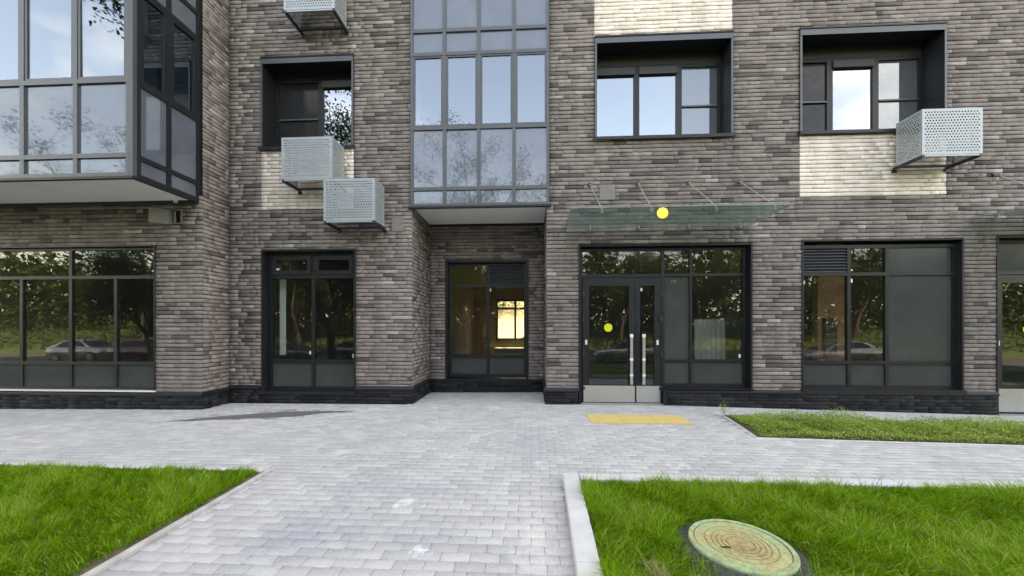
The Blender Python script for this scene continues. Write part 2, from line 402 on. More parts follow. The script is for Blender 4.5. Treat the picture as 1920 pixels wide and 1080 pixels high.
def paver_mat():
    m, n, l, p = new_mat('paver_concrete')
    g, tone = island_tone(n, l)
    ramp = N(n, 'ShaderNodeValToRGB'); e = ramp.color_ramp.elements
    e[0].color = (0.465, 0.465, 0.46, 1); e[1].color = (0.585, 0.585, 0.575, 1)
    l.new(tone, ramp.inputs[0])
    st = N(n, 'ShaderNodeTexNoise', Scale=0.75, Detail=5.0, Roughness=0.62); l.new(g.outputs['Position'], st.inputs['Vector'])
    s1 = N(n, 'ShaderNodeMapRange'); s1.inputs[1].default_value = 0.50; s1.inputs[2].default_value = 0.68; l.new(st.outputs['Fac'], s1.inputs[0])
    mxa = N(n, 'ShaderNodeMix', data_type='RGBA'); sm = N(n, 'ShaderNodeMath', operation='MULTIPLY'); sm.inputs[1].default_value = 0.55
    l.new(s1.outputs[0], sm.inputs[0]); l.new(sm.outputs[0], mxa.inputs[0]); l.new(ramp.outputs[0], mxa.inputs[6]); mxa.inputs[7].default_value = (0.40, 0.405, 0.43, 1)
    # chalky bloom in ragged spots
    wn2 = N(n, 'ShaderNodeTexNoise', Scale=1.9, Detail=7.0, Roughness=0.7, Distortion=0.6); l.new(g.outputs['Position'], wn2.inputs['Vector'])
    s2 = N(n, 'ShaderNodeMapRange'); s2.inputs[1].default_value = 0.585; s2.inputs[2].default_value = 0.68; l.new(wn2.outputs['Fac'], s2.inputs[0])
    s2m = N(n, 'ShaderNodeMath', operation='MULTIPLY'); s2m.inputs[1].default_value = 0.65; l.new(s2.outputs[0], s2m.inputs[0])
    mxb = N(n, 'ShaderNodeMix', data_type='RGBA'); l.new(s2m.outputs[0], mxb.inputs[0]); l.new(mxa.outputs[2], mxb.inputs[6]); mxb.inputs[7].default_value = (0.80, 0.80, 0.80, 1)
    # spilt mortar, damp and old wash marks where they lie on this paving
    last = mxb.outputs[2]
    wob = N(n, 'ShaderNodeTexNoise', Scale=6.5, Detail=9.0, Roughness=0.8); l.new(g.outputs['Position'], wob.inputs['Vector'])
    for (sx, sy, rx, ry, colr, amt) in ((-.77, 2.52, .15, .12, (.86, .86, .90), .85), (-1.10, 3.20, .16, .16, (.88, .88, .90), .8), (-1.70, 2.70, .45, .42, (.36, .37, .43), .75),
                                       (-.95, 2.72, .40, .30, (.40, .41, .45), .6), (.02, 2.75, .26, .55, (.74, .73, .69), .7), (.05, 4.75, .5, .9, (.40, .41, .43), .55),
                                       (-3.6, 4.6, 1.3, .5, (.46, .465, .49), .5), (-1.2, 3.45, .8, .3, (.42, .43, .46), .5), (1.6, 6.75, 1.6, .12, (.42, .41, .41), .6), (-.6, 7.9, 1.3, .5, (.45, .45, .47), .5)):
        mpp = N(n, 'ShaderNodeMapping'); mpp.vector_type = 'POINT'
        mpp.inputs['Location'].default_value = (-sx / rx, -sy / ry, 0); mpp.inputs['Scale'].default_value = (1 / rx, 1 / ry, 0)
        l.new(g.outputs['Position'], mpp.inputs[0])
        le = N(n, 'ShaderNodeVectorMath', operation='LENGTH'); l.new(mpp.outputs[0], le.inputs[0])
        sb = N(n, 'ShaderNodeMath', operation='MULTIPLY_ADD'); l.new(wob.outputs['Fac'], sb.inputs[0]); sb.inputs[1].default_value = -4.2; l.new(le.outputs['Value'], sb.inputs[2])
        ms = N(n, 'ShaderNodeMapRange'); ms.inputs[1].default_value = -1.50 if amt > .76 else -1.05; ms.inputs[2].default_value = -1.85 if amt > .76 else -2.1; ms.inputs[3].default_value = 0; ms.inputs[4].default_value = amt
        l.new(sb.outputs[0], ms.inputs[0])
        mm = N(n, 'ShaderNodeMix', data_type='RGBA'); l.new(ms.outputs[0], mm.inputs[0]); l.new(last, mm.inputs[6]); mm.inputs[7].default_value = colr + (1,); last = mm.outputs[2]
    fn = N(n, 'ShaderNodeTexNoise', Scale=45.0, Detail=6.0, Roughness=0.75); l.new(g.outputs['Position'], fn.inputs['Vector'])
    mf = N(n, 'ShaderNodeMapRange'); mf.inputs[1].default_value = 0.3; mf.inputs[2].default_value = 0.7; mf.inputs[3].default_value = 0.84; mf.inputs[4].default_value = 1.12; l.new(fn.outputs['Fac'], mf.inputs[0])
    s_ = N(n, 'ShaderNodeVectorMath', operation='SCALE'); l.new(last, s_.inputs[0]); l.new(mf.outputs[0], s_.inputs['Scale'])
    l.new(s_.outputs[0], p.inputs['Base Color'])
    p.inputs['Roughness'].default_value = 0.82
    p.inputs['Specular IOR Level'].default_value = 0.3
    bp = N(n, 'ShaderNodeBump', Strength=0.35, Distance=0.003); b2 = N(n, 'ShaderNodeTexNoise', Scale=160.0, Detail=4.0); l.new(g.outputs['Position'], b2.inputs['Vector'])
    l.new(b2.outputs['Fac'], bp.inputs['Height']); l.new(bp.outputs[0], p.inputs['Normal'])
    return m
M['paver'] = paver_mat()
M['joint'] = plain('joint_sand', (0.33, 0.325, 0.315), 0.95, var=0.25, vscale=25, bump=0.4)
M['tactile'] = plain('yellow_tile', (0.74, 0.53, 0.20), 0.75, var=0.06, vscale=7, bump=0.2, bscale=150)

def foliage_mat(name, stops, trans=0.35, attr='tint', rough=0.55, spec=0.3):
    m, n, l, p = new_mat(name)
    a = N(n, 'ShaderNodeAttribute', attribute_name=attr)
    ramp = N(n, 'ShaderNodeValToRGB'); e = ramp.color_ramp.elements
    while len(e) < len(stops): e.new(0.5)
    for el, (pos, c) in zip(e, stops):
        el.position = pos; el.color = tuple(c) + (1,)
    l.new(a.outputs['Fac'], ramp.inputs[0])
    l.new(ramp.outputs[0], p.inputs['Base Color'])
    p.inputs['Roughness'].default_value = rough
    p.inputs['Specular IOR Level'].default_value = spec
    t = N(n, 'ShaderNodeBsdfTranslucent'); l.new(ramp.outputs[0], t.inputs[0])
    mix = N(n, 'ShaderNodeMixShader'); mix.inputs[0].default_value = trans
    l.new(p.outputs[0], mix.inputs[1]); l.new(t.outputs[0], mix.inputs[2])
    l.new(mix.outputs[0], n['Material Output'].inputs['Surface'])
    return m
M['grass'] = foliage_mat('grass_blade', [(0.0, (0.060, 0.165, 0.006)), (0.35, (0.120, 0.320, 0.008)), (0.75, (0.205, 0.450, 0.014)), (0.94, (0.350, 0.540, 0.060)), (1.0, (0.52, 0.48, 0.24))], 0.42, spec=.18)
M['weed'] = foliage_mat('weed_leaf', [(0.0, (0.16, 0.27, 0.045)), (0.5, (0.32, 0.48, 0.09)), (0.9, (0.50, 0.62, 0.20)), (1.0, (0.58, 0.58, 0.32))], spec=.2)
M['leaf'] = foliage_mat('tree_leaf', [(0.0, (0.020, 0.042, 0.010)), (0.5, (0.038, 0.072, 0.015)), (1.0, (0.075, 0.115, 0.026))], 0.3)
M['straw'] = plain('dry_straw', (0.36, 0.27, 0.14), 0.9, var=0.3, vscale=40)

def ground_mat():
    m, n, l, p = new_mat('turf')
    g = N(n, 'ShaderNodeNewGeometry')
    a = N(n, 'ShaderNodeTexNoise', Scale=0.5, Detail=8.0, Roughness=0.7); l.new(g.outputs['Position'], a.inputs['Vector'])
    r = N(n, 'ShaderNodeValToRGB'); e = r.color_ramp.elements
    e[0].position = 0.3; e[0].color = (0.030, 0.055, 0.012, 1); e[1].position = 0.72; e[1].color = (0.062, 0.098, 0.024, 1)
    l.new(a.outputs['Fac'], r.inputs[0]); l.new(r.outputs[0], p.inputs['Base Color'])
    p.inputs['Roughness'].default_value = 0.9
    b = N(n, 'ShaderNodeTexNoise', Scale=18.0, Detail=6.0); l.new(g.outputs['Position'], b.inputs['Vector'])
    bp = N(n, 'ShaderNodeBump', Strength=0.8, Distance=0.05); l.new(b.outputs['Fac'], bp.inputs['Height']); l.new(bp.outputs[0], p.inputs['Normal'])
    return m
M['turf'] = ground_mat()

def manhole_mat():
    m, n, l, p = new_mat('weathered_green_lid')
    tcn = N(n, 'ShaderNodeTexCoord')
    a = N(n, 'ShaderNodeTexNoise', Scale=3.2, Detail=7.0, Roughness=0.65, Distortion=0.4); l.new(tcn.outputs['Object'], a.inputs['Vector'])
    ln = N(n, 'ShaderNodeVectorMath', operation='LENGTH')
    mp = N(n, 'ShaderNodeMapping'); mp.inputs['Scale'].default_value = (1, 1, 0); l.new(tcn.outputs['Object'], mp.inputs[0]); l.new(mp.outputs[0], ln.inputs[0])
    # rust-coloured dirt gathers on the middle, mint paint survives towards the rim
    ad = N(n, 'ShaderNodeMath', operation='MULTIPLY_ADD'); l.new(a.outputs['Fac'], ad.inputs[0]); ad.inputs[1].default_value = -0.62; 
    l.new(ln.outputs['Value'], ad.inputs[2])
    r = N(n, 'ShaderNodeValToRGB'); e = r.color_ramp.elements
    for _ in range(3): e.new(0.5)
    mrr = N(n, 'ShaderNodeMapRange'); mrr.inputs[1].default_value = -0.36; mrr.inputs[2].default_value = 0.12; l.new(ad.outputs[0], mrr.inputs[0])
    for el, (q, c) in zip(e, [(0.0, (0.34, 0.20, 0.09)), (0.24, (0.48, 0.36, 0.17)), (0.48, (0.53, 0.48, 0.23)), (0.72, (0.42, 0.53, 0.28)), (1.0, (0.25, 0.55, 0.38))]):
        el.position = q; el.color = c + (1,)
    l.new(mrr.outputs[0], r.inputs[0])
    f = N(n, 'ShaderNodeTexNoise', Scale=28.0, Detail=7.0, Roughness=0.75); l.new(tcn.outputs['Object'], f.inputs['Vector'])
    mf = N(n, 'ShaderNodeMapRange'); mf.inputs[1].default_value = 0.3; mf.inputs[2].default_value = 0.7; mf.inputs[3].default_value = 0.52; mf.inputs[4].default_value = 1.2; l.new(f.outputs['Fac'], mf.inputs[0])
    s_ = N(n, 'ShaderNodeVectorMath', operation='SCALE'); l.new(r.outputs[0], s_.inputs[0]); l.new(mf.outputs[0], s_.inputs['Scale'])
    l.new(s_.outputs[0], p.inputs['Base Color']); p.inputs['Roughness'].default_value = 0.7
    bp = N(n, 'ShaderNodeBump', Strength=0.4, Distance=0.004); l.new(f.outputs['Fac'], bp.inputs['Height']); l.new(bp.outputs[0], p.inputs['Normal'])
    return m
M['lid'] = manhole_mat()

def car_paint(name, col):
    return plain(name, col, 0.28, metal=0.3, var=0.03, coat=1.0)

# ------------------------------------------------------------------ levels of the site
GX = np.array([-14, -10.4, -6.2, -2.4, 0.9, 2.7, 8.8, 14.0])
GZ = np.array([-0.06, -0.045, -0.012, 0.0, 0.035, 0.035, -0.085, -0.14])
def gz(x, y):
    t = np.clip((np.asarray(y, dtype=float) - 4.4) / 2.0, 0, 1)
    return np.interp(x, GX, GZ) * t * t * (3 - 2 * t)

YA, YB, YG, YR = 6.74, 7.40, 5.56, 8.78      # wing front, main front, wing bay front, recess back
XA, XL, XR = -6.29, -2.43, 0.31              # wing corner, recess left corner, recess right corner
TOP = 8.7
PITCH, BED, HEAD = 0.0783, 0.0135, 0.0012

def tri_noise(x, y, s=1.0, k=0):
    return (np.sin(x * 1.7 * s + 1.3 * k + 1.9 * np.sin(y * 1.1 * s + k)) + np.sin(y * 2.3 * s + 0.7 * k + 1.4 * np.sin(x * 0.9 * s)) + np.sin((x + y) * 3.1 * s + k * 2.1)) / 3

# ------------------------------------------------------------------ ground and distant setting
prof = [(-260, 3.0), (-60, 1.9), (-26, 1.0), (-17, -0.62), (-16.2, -0.82), (-8.2, -0.82), (-7.6, -0.66), (-1.0, -0.02), (1.0, 0.0), (1.25, -0.30),
        (19.5, -0.30), (22.8, -0.30), (35.0, 4.3), (60.0, 5.2), (260, 8)]
mb = MB()
for (y0, z0), (y1, z1) in zip(prof[:-1], prof[1:]):
    mb.quad((-300, y0, z0), (300, y0, z0), (300, y1, z1), (-300, y1, z1))
tag(mb.build('ground', M['turf'], origin=(0, 0, 0)), 'grassy ground sloping away towards the street', None, None, 'structure')
tag(MB().box(-300, 300, -15.9, -8.5, -0.86, -0.80).build('road', M['asphalt'], origin=(0, -12, -0.8)), 'asphalt street on lower ground opposite the building', None, None, 'structure')
mb = MB()
mb.quad((-80, 18.9, -0.27), (80, 18.9, -0.27), (80, 22.8, -0.27), (-80, 22.8, -0.27)); mb.quad((-80, 22.8, -0.27), (80, 22.8, -0.27), (80, 35, 4.34), (-80, 35, 4.34))
tag(mb.build('embankment', M['sand'], origin=(0, 25, 0)), 'sunlit sandy bank behind the building', None, None, 'structure')
mb = MB()
for (y0, z0), (y1, z1) in zip([(-7.6, -0.62), (-1.0, 0.0)], [(-1.0, 0.0), (1.05, 0.012)]):
    mb.quad((-2.70, y0, z0), (0.25, y0, z0), (0.25, y1, z1), (-2.70, y1, z1))
tag(mb.build('footpath', M['paver'], origin=(-1.2, -3, 0)), 'grey paved footpath leading down to the street', None, None, 'structure')

# pavement bed under the pavers
pv = MB()
gx_ = np.linspace(-14, 13.5, 56); gy_ = [1.0, 4.0, 4.6, 5.2, 5.8, 6.4, 7.0, 8.9]
for a, b in zip(gx_[:-1], gx_[1:]):
    for c, d in zip(gy_[:-1], gy_[1:]):
        pv.quad(*[(float(x), float(y), float(gz(x, y)) - 0.007) for x, y in ((a, c), (b, c), (b, d), (a, d))])
pavement = tag(pv.build('pavement', M['joint'], origin=(0, 5, 0)), 'light grey block paving in front of the brick building', None, None, 'structure')

# outlines of what interrupts the paving
def kerbL(y): return -2.70 - 0.047 * (y - 2.15)        # outer (path) edge of the left kerb
def kerbR(y): return 0.272 + 0.030 * (y - 2.2)         # outer (path) edge of the right kerb
TACT = (0.955, 2.545, 5.93, 6.51)
BED_POLY = [(3.13, 5.30), (13.4, 5.02), (13.4, 6.00), (9.5, 6.28), (3.32, 6.62)]
def in_bed(x, y):
    if x < 3.10: return False
    yf = np.interp(x, [3.13, 13.4], [5.30, 5.02]); yb = np.interp(x, [3.13, 3.32, 9.5, 13.4], [6.6, 6.62, 6.28, 6.0])
    return yf < y < yb
def blocked(x, y):
    if y < 3.83 and x < kerbL(y) + 0.0: return True
    if y < 3.71 and x > kerbR(y): return True
    if TACT[0] < x < TACT[1] and TACT[2] < y < TACT[3]: return True
    return bool(in_bed(x, y))

# pavers: 200 x 100 mm running bond
PL, PW, PJ = 0.200, 0.100, 0.0036
pav = []
y = 1.02; row = 0
while y < 8.85:
    x = -14 + (0.5 * PL if row % 2 else 0) + rnd.uniform(-.01, .01)
    while x < 13.3:
        cx, cy = x + PL / 2, y + PW / 2
        if not (blocked(x + .02, cy) and blocked(x + PL - .02, cy)):
            x0, x1 = x, x + PL - PJ
            # trim against kerbs
            if cy < 3.83 and x0 < kerbL(cy): x0 = kerbL(cy)
            if cy < 3.71 and x1 > kerbR(cy): x1 = min(x1, kerbR(cy))
            if TACT[2] < cy < TACT[3]:
                if x0 < TACT[0] < x1: x1 = TACT[0] - .004
                elif x0 < TACT[1] < x1: x0 = TACT[1] + .004
            be = 3.13 + (cy - 5.30) * .144
            if 5.28 < cy < 6.62 and x0 < be < x1: x1 = be - .002
            if x1 - x0 > 0.03:
                hid = cy > YR - .02 or (cy > YB - .05 and not (XL < cx < XR)) or (cy > YA - .05 and cx < XA)
                if not hid: pav.append((x0, x1, y, y + PW - PJ))
        x += PL
    y += PW; row += 1
pav = np.array(pav)

def slab_block(P, top, chamf=0.0028, h=0.03, jit=0.0012):
    """chamfered blocks lying flat: P rows x0,x1,y0,y1 ; top z per block"""
    n = len(P); c = chamf
    x0, x1, y0, y1 = P.T
    z = top
    def ring(dx, zz):
        return np.stack([np.stack([x0 + dx, y0 + dx, zz], 1), np.stack([x1 - dx, y0 + dx, zz], 1), np.stack([x1 - dx, y1 - dx, zz], 1), np.stack([x0 + dx, y1 - dx, zz], 1)], 1)
    zt = z[:, None] + rng.normal(0, jit, (n, 4))
    a = ring(0, z - h); b = ring(0, z - c * 0.8); t = ring(c, z); t[:, :, 2] = zt; b[:, :, 2] = zt - c * 0.8
    V = np.concatenate([a, b, t], 1)
    F = np.array([[8, 9, 10, 11], [4, 5, 9, 8], [5, 6, 10, 9], [6, 7, 11, 10], [7, 4, 8, 11], [0, 1, 5, 4], [1, 2, 6, 5], [2, 3, 7, 6], [3, 0, 4, 7]])
    return V, F

def flat_mesh(name, V, F, mat):
    n, k = V.shape[:2]
    L = (F[None] + (np.arange(n) * k)[:, None, None]).reshape(-1)
    S = np.arange(n * len(F)) * F.shape[1]
    me = mesh_fast(name, V.reshape(-1, 3), L, S)
    me.materials.append(mat)
    return me

def cam_px(P):
    """project points (n,3) to photo pixels and depth"""
    s, c = math.sin(YAW), math.cos(YAW)
    dx = P[:, 0] * c + P[:, 1] * s; dy = -P[:, 0] * s + P[:, 1] * c
    return 960 + 693 * dx / dy, 615 - 693 * (P[:, 2] - 1.54) / dy, dy

pc = np.stack([(pav[:, 0] + pav[:, 1]) / 2, (pav[:, 2] + pav[:, 3]) / 2, np.zeros(len(pav))], 1)
px, py, dep = cam_px(pc)
full = (pav[:, 1] - pav[:, 0]) > PL - PJ - 1e-4
seen = (px > 20) & (px < 1900) & (py < 1072) & (dep > 0.5)
order = np.argsort(np.where(full & seen, dep, 1e9))[:300]
pick = np.zeros(len(pav), bool); pick[order] = True
V, F = slab_block(pav[~pick], gz(pc[~pick, 0], pc[~pick, 1]) + rng.normal(0, .0012, (~pick).sum()))
o = bpy.data.objects.new('paving_blocks', flat_mesh('paving_blocks', V, F, M['paver']))
place(o, pavement, (0, 0, 0)); o['kind'] = 'stuff'
pm = []
for k in range(8):
    V, F = slab_block(np.array([[-(PL - PJ) / 2, (PL - PJ) / 2, -(PW - PJ) / 2, (PW - PJ) / 2]]), np.zeros(1))
    pm.append(flat_mesh('paver', V, F, M['paver']))
for i in order:
    o = bpy.data.objects.new('paver', pm[rnd.randrange(8)])
    place(o, pavement, (pc[i, 0], pc[i, 1], float(gz(pc[i, 0], pc[i, 1])) + rnd.gauss(0, .0012)))
    o.rotation_euler.z = rnd.gauss(0, .004) + (math.pi if rnd.random() < .5 else 0)

# yellow tactile tiles
for k in range(3):
    w = (TACT[1] - TACT[0]) / 3
    x0, x1 = TACT[0] + k * w + .003, TACT[0] + (k + 1) * w - .003
    z = float(gz((x0 + x1) / 2, 6.2))
    m_ = MB().box(x0, x1, TACT[2] + .003, TACT[3] - .003, z - .03, z + .005)
    for a in range(7):
        for b in range(8):
            qx = x0 + (a + .5) * (x1 - x0) / 7; qy = TACT[2] + (b + .5) * (TACT[3] - TACT[2]) / 8
            m_.lathe([(0.018, z + .004), (0.012, z + .0095), (0.0001, z + .0097)], 8, qx, qy)
    tag(m_.build('tile', M['tactile'], pavement), 'yellow tactile tile before the glass entrance door')

# wet patch
def blob(cx, cy, pts, z, name, mat, label):
    me = MB().poly([(x, y, z) for x, y in pts])
    return me
edge_u = [(-5.90, 5.86), (-5.39, 6.217), (-5.03, 6.377), (-4.594, 6.568), (-4.29, 6.614), (-4.0, 6.642), (-3.71, 6.658), (-3.30, 6.67)]
edge_l = [(-5.86, 5.82), (-5.20, 6.0), (-4.79, 6.075), (-4.32, 6.175), (-4.06, 6.266), (-3.88, 6.436), (-3.65, 6.553), (-3.29, 6.65)]
pz = MB()
def along(E, t):
    k = min(len(E) - 2, int(t)); f = t - k
    return E[k][0] * (1 - f) + E[k + 1][0] * f, E[k][1] * (1 - f) + E[k + 1][1] * f
U, D = [], []
for i in range(91):
    t = i / 90 * 7
    a, b = along(edge_u, t), along(edge_l, t); j = .016 * math.sin(i * 1.7) + rnd.uniform(-.018, .018)
    U.append((a[0], a[1] + j)); D.append((b[0], b[1] + rnd.uniform(-.02, .02)))
for i in range(90):
    pz.quad(*[(p[0], p[1], float(gz(p[0], p[1])) + .0075) for p in (D[i], D[i + 1], U[i + 1], U[i])])
wet, n_, l_, p_ = new_mat('wet_concrete')
p_.inputs['Base Color'].default_value = (0.185, 0.175, 0.16, 1); p_.inputs['Roughness'].default_value = 0.5; p_.inputs['Specular IOR Level'].default_value = 0.35
for _ in range(26):
    t = rnd.uniform(0, 6.9); a, b = along(edge_u, t), along(edge_l, t); f = rnd.choice((-.18, 1.15)) + rnd.gauss(0, .12)
    cx, cy = a[0] * (1 - f) + b[0] * f - rnd.uniform(0, .25), a[1] * (1 - f) + b[1] * f
    if t < 1.5: cx -= rnd.uniform(0, .6); cy -= rnd.uniform(0, .25)
    L, w = rnd.uniform(.03, .14), rnd.uniform(.006, .02)
    pz.poly([(cx + L * math.cos(q) * rnd.uniform(.7, 1.1), cy + w * math.sin(q) * rnd.uniform(.7, 1.2) + .3 * L * math.cos(q), float(gz(cx, cy)) + .0078) for q in [i * math.pi / 4 for i in range(8)]])
tag(pz.build('puddle', wet, origin=(-4.6, 6.1, 0)), 'long thin dark wet streak on the paving beside the brick wing', None, None, 'structure')

# ------------------------------------------------------------------ kerbs
def kerb_run(name, label, pts0, pts1, w, z0, z1, step, mat=M['kerb']):
    """row of kerb stones between two corner points; w is the sideways offset vector"""
    k_ = tag(empty(name, ((pts0[0] + pts1[0]) / 2, (pts0[1] + pts1[1]) / 2, 0)), label, None, None, 'structure')
    L = math.hypot(pts1[0] - pts0[0], pts1[1] - pts0[1]); n = max(1, round(L / step))
    for i in range(n):
        a, b = (i + .003) / n, (i + 1 - .003) / n
        q = [(pts0[0] + (pts1[0] - pts0[0]) * t, pts0[1] + (pts1[1] - pts0[1]) * t) for t in (a, b)]
        dz = rnd.uniform(-.003, .003)
        zg = [float(gz(*p)) for p in q]
        P = [(q[0][0], q[0][1], z0 + zg[0]), (q[1][0], q[1][1], z0 + zg[1]), (q[1][0] + w[0], q[1][1] + w[1], z0 + zg[1]), (q[0][0] + w[0], q[0][1] + w[1], z0 + zg[0])]
        T = [(p[0], p[1], p[2] - z0 + z1 + dz) for p in P]
        MB().hexa(P + T).build('kerb_stone', mat, k_, bevel=0.008)
    return k_
kerb_run('kerb', 'raised pale concrete kerb along the path, edging the manhole lawn', (kerbR(0.9), 0.9), (kerbR(3.71), 3.71), (0.150, -0.004), -0.1, 0.098, 0.78)
kerb_run('kerb', 'raised concrete kerb along the far side of the manhole lawn', (0.472, 3.71), (13.3, 3.71), (0, -0.145), -0.1, 0.097, 0.98)
kerb_run('kerb', 'low thin concrete edging along the lawn by the path', (kerbL(0.9), 0.9), (kerbL(3.83), 3.83), (-0.050, -0.002), -0.1, 0.028, 0.98, M['kerb_dull'])
kerb_run('kerb', 'low edging along the far side of the lawn in front of the wing', (-2.86, 3.83), (-13.9, 3.92), (0, -0.07), -0.1, 0.030, 0.98)
kerb_run('kerb', 'thin flush edging in front of the weed bed', (3.13, 5.30), (13.4, 5.02), (0.001, 0.032), -0.1, 0.006, 0.98)
kerb_run('kerb', 'thin flush edging at the end of the weed bed by the tactile tiles', (3.13, 5.36), (3.32, 6.62), (0.032, 0), -0.1, 0.0055, 0.65)

# soil of the planted beds
def soil(name, pts, z, label):
    m_ = MB()
    c = (sum(p[0] for p in pts) / len(pts), sum(p[1] for p in pts) / len(pts))
    m_.prism(pts, -0.2, z)
    return tag(m_.build(name, M['soil'], origin=(c[0], c[1], 0)), label, None, None, 'structure')
soil('lawn', [(kerbL(0.9) - .046, 0.9), (kerbL(3.76) - .046, 3.76), (-13.9, 3.85), (-13.9, 0.9)], 0.016, 'soil of the lawn in front of the brick wing')
soil('lawn', [(kerbR(0.9) + .145, 0.9), (13.3, 0.9), (13.3, 3.57), (kerbR(3.57) + .145, 3.57)], 0.055, 'soil of the lawn round the manhole')
bp_ = MB()
for a, b in zip(np.linspace(3.18, 13.3, 30)[:-1], np.linspace(3.18, 13.3, 30)[1:]):
    f = lambda x: np.interp(x, [3.13, 13.4], [5.345, 5.065]); h = lambda x: np.interp(x, [3.13, 3.32, 9.5, 13.4], [6.6, 6.62, 6.28, 6.0])
    bp_.quad(*[(float(x), float(yy), float(gz(x, yy)) + .008) for x, yy in ((a, f(a)), (b, f(b)), (b + .16 * max(0, 1 - (b - 3.18)), h(b)), (a + .16 * max(0, 1 - (a - 3.18)), h(a)))])
tag(bp_.build('flower_bed', M['soil'], origin=(6, 5.8, 0)), 'earth of the weedy bed along the building', None, None, 'structure')

# ------------------------------------------------------------------ grass
def blades(name, P, base, hgt, lean, leandir, width, tint, mat):
    """P (n,2) positions, arrays of heights etc.: curved three-segment blades"""
    n = len(P)
    ang = rng.uniform(0, 2 * np.pi, n)
    side = np.stack([np.cos(ang), np.sin(ang), np.zeros(n)], 1)
    ld = np.stack([np.cos(leandir), np.sin(leandir), np.zeros(n)], 1)
    p0 = np.stack([P[:, 0], P[:, 1], base], 1)
    ts = [0.0, 0.4, 0.75, 1.0]; ws = [1.0, 0.85, 0.5, 0.0]
    rows = []
    for t, w in zip(ts, ws):
        c = p0 + ld * (lean * hgt * t * t)[:, None]
        c[:, 2] += hgt * (t - 0.42 * lean * t * t * 0.8)
        if w > 0:
            rows += [c - side * (width * w / 2)[:, None], c + side * (width * w / 2)[:, None]]
        else:
            rows += [c]
    V = np.stack(rows, 1)                     # n,7,3
    F4 = np.array([[0, 1, 3, 2], [2, 3, 5, 4]]); F3 = np.array([4, 5, 6])
    loops = np.concatenate([F4.reshape(-1), F3])
    L = (loops[None] + (np.arange(n) * 7)[:, None]).reshape(-1)
    S = (np.array([0, 4, 8])[None] + (np.arange(n) * 11)[:, None]).reshape(-1)
    me = mesh_fast(name, V.reshape(-1, 3), L, S, smooth=True)
    at = me.attributes.new('tint', 'FLOAT', 'POINT')
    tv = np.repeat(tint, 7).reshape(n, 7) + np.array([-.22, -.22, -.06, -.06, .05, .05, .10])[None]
    at.data.foreach_set('value', np.clip(tv, 0, 1).astype(np.float32).ravel())
    me.materials.append(mat)
    return me

def scatter(n, x0, x1, y0, y1, ok):
    P = np.stack([rng.uniform(x0, x1, n), rng.uniform(y0, y1, n)], 1)
    return P[ok(P[:, 0], P[:, 1])]

MH = (1.385, 2.525)
def lawn(name, label, regs, ok, base, h0, bend=0.8):
    P = np.concatenate([scatter(int(d * (x1 - x0) * (y1 - y0)), x0, x1, y0, y1, ok) for d, x0, x1, y0, y1 in regs])
    n = len(P)
    big = tri_noise(P[:, 0], P[:, 1], 1.6, 1); mid = tri_noise(P[:, 0], P[:, 1], 5.0, 2); sm = tri_noise(P[:, 0], P[:, 1], 13.0, 3)
    hg = h0 * np.clip(1 + 0.22 * big + 0.25 * mid + 0.15 * sm, 0.4, 1.8) * rng.lognormal(0, 0.28, n)
    lean = np.clip(bend * rng.lognormal(-0.25, 0.5, n), 0.05, 1.7)
    ld = 2.2 * mid + 3.0 * big + 2.5 * sm + rng.normal(0, 0.8, n)
    tint = np.clip(0.46 + 0.20 * big + 0.14 * mid + rng.normal(0, 0.24, n), 0, 0.95)
    yel = tri_noise(P[:, 0] + 3, P[:, 1] - 1, 2.4, 7) > .45
    tint[yel] = np.clip(tint[yel] + .16, 0, .97)
    hi = rng.random(n) < 0.06
    tint[hi] = rng.uniform(.86, .97, hi.sum()); hg[hi] *= 1.25
    dry = rng.random(n) < 0.016
    tint[dry] = 1.0
    wd_ = rng.uniform(0.0024, 0.0054, n)
    me = blades(name, P, np.full(n, base), hg, lean, ld, wd_, tint, M['grass'])
    o = bpy.data.objects.new(name, me); place(o, None, (0, 0, 0))
    return tag(o, label, 'grass', None, 'stuff')
okL = lambda x, y: (x < kerbL(y) - .085 - .07 * rng.random(np.shape(x)) ** 2) & ~((tri_noise(x, y, 3.1, 9) > .74) & (rng.random(np.shape(x)) < .6))
okR = lambda x, y: (x > kerbR(y) + .158) & ((x - MH[0]) ** 2 + (y - MH[1]) ** 2 > 0.385 ** 2) & ~(((x - 1.12) ** 2 + (y - 2.24) ** 2 < 0.20 ** 2) & (rng.random(np.shape(x)) < 0.75))
lawn('grass', 'mown green lawn in front of the brick wing, low edging beside it',
     [(16500, -6.5, -2.7, 1.75, 3.75), (7000, -10.0, -6.5, 2.2, 3.78), (2600, -13.8, -2.7, 0.95, 1.75)], okL, 0.012, 0.062, 0.75)
lawn('grass', 'long rich green lawn around the manhole cover, inside raised kerbs',
     [(16500, 0.42, 5.2, 1.75, 3.56), (8000, 5.2, 9.5, 1.9, 3.56), (2600, 0.42, 13.2, 0.95, 1.75)], okR, 0.05, 0.084, 0.95)

# taller seed stalks along the kerb
n = 260
P = np.stack([rng.uniform(0.55, 8.5, n), rng.uniform(3.25, 3.55, n)], 1)
me = blades('grass', P, np.full(n, .05), rng.uniform(.16, .30, n), rng.uniform(.1, .8, n), rng.uniform(0, 6.28, n), rng.uniform(.003, .005, n), np.clip(rng.normal(.55, .2, n), 0, 1), M['grass'])
o = bpy.data.objects.new('grass', me); place(o, None, (0, 0, 0)); tag(o, 'thin tall grass stalks leaning over the far kerb of the manhole lawn', 'grass', None, 'stuff')

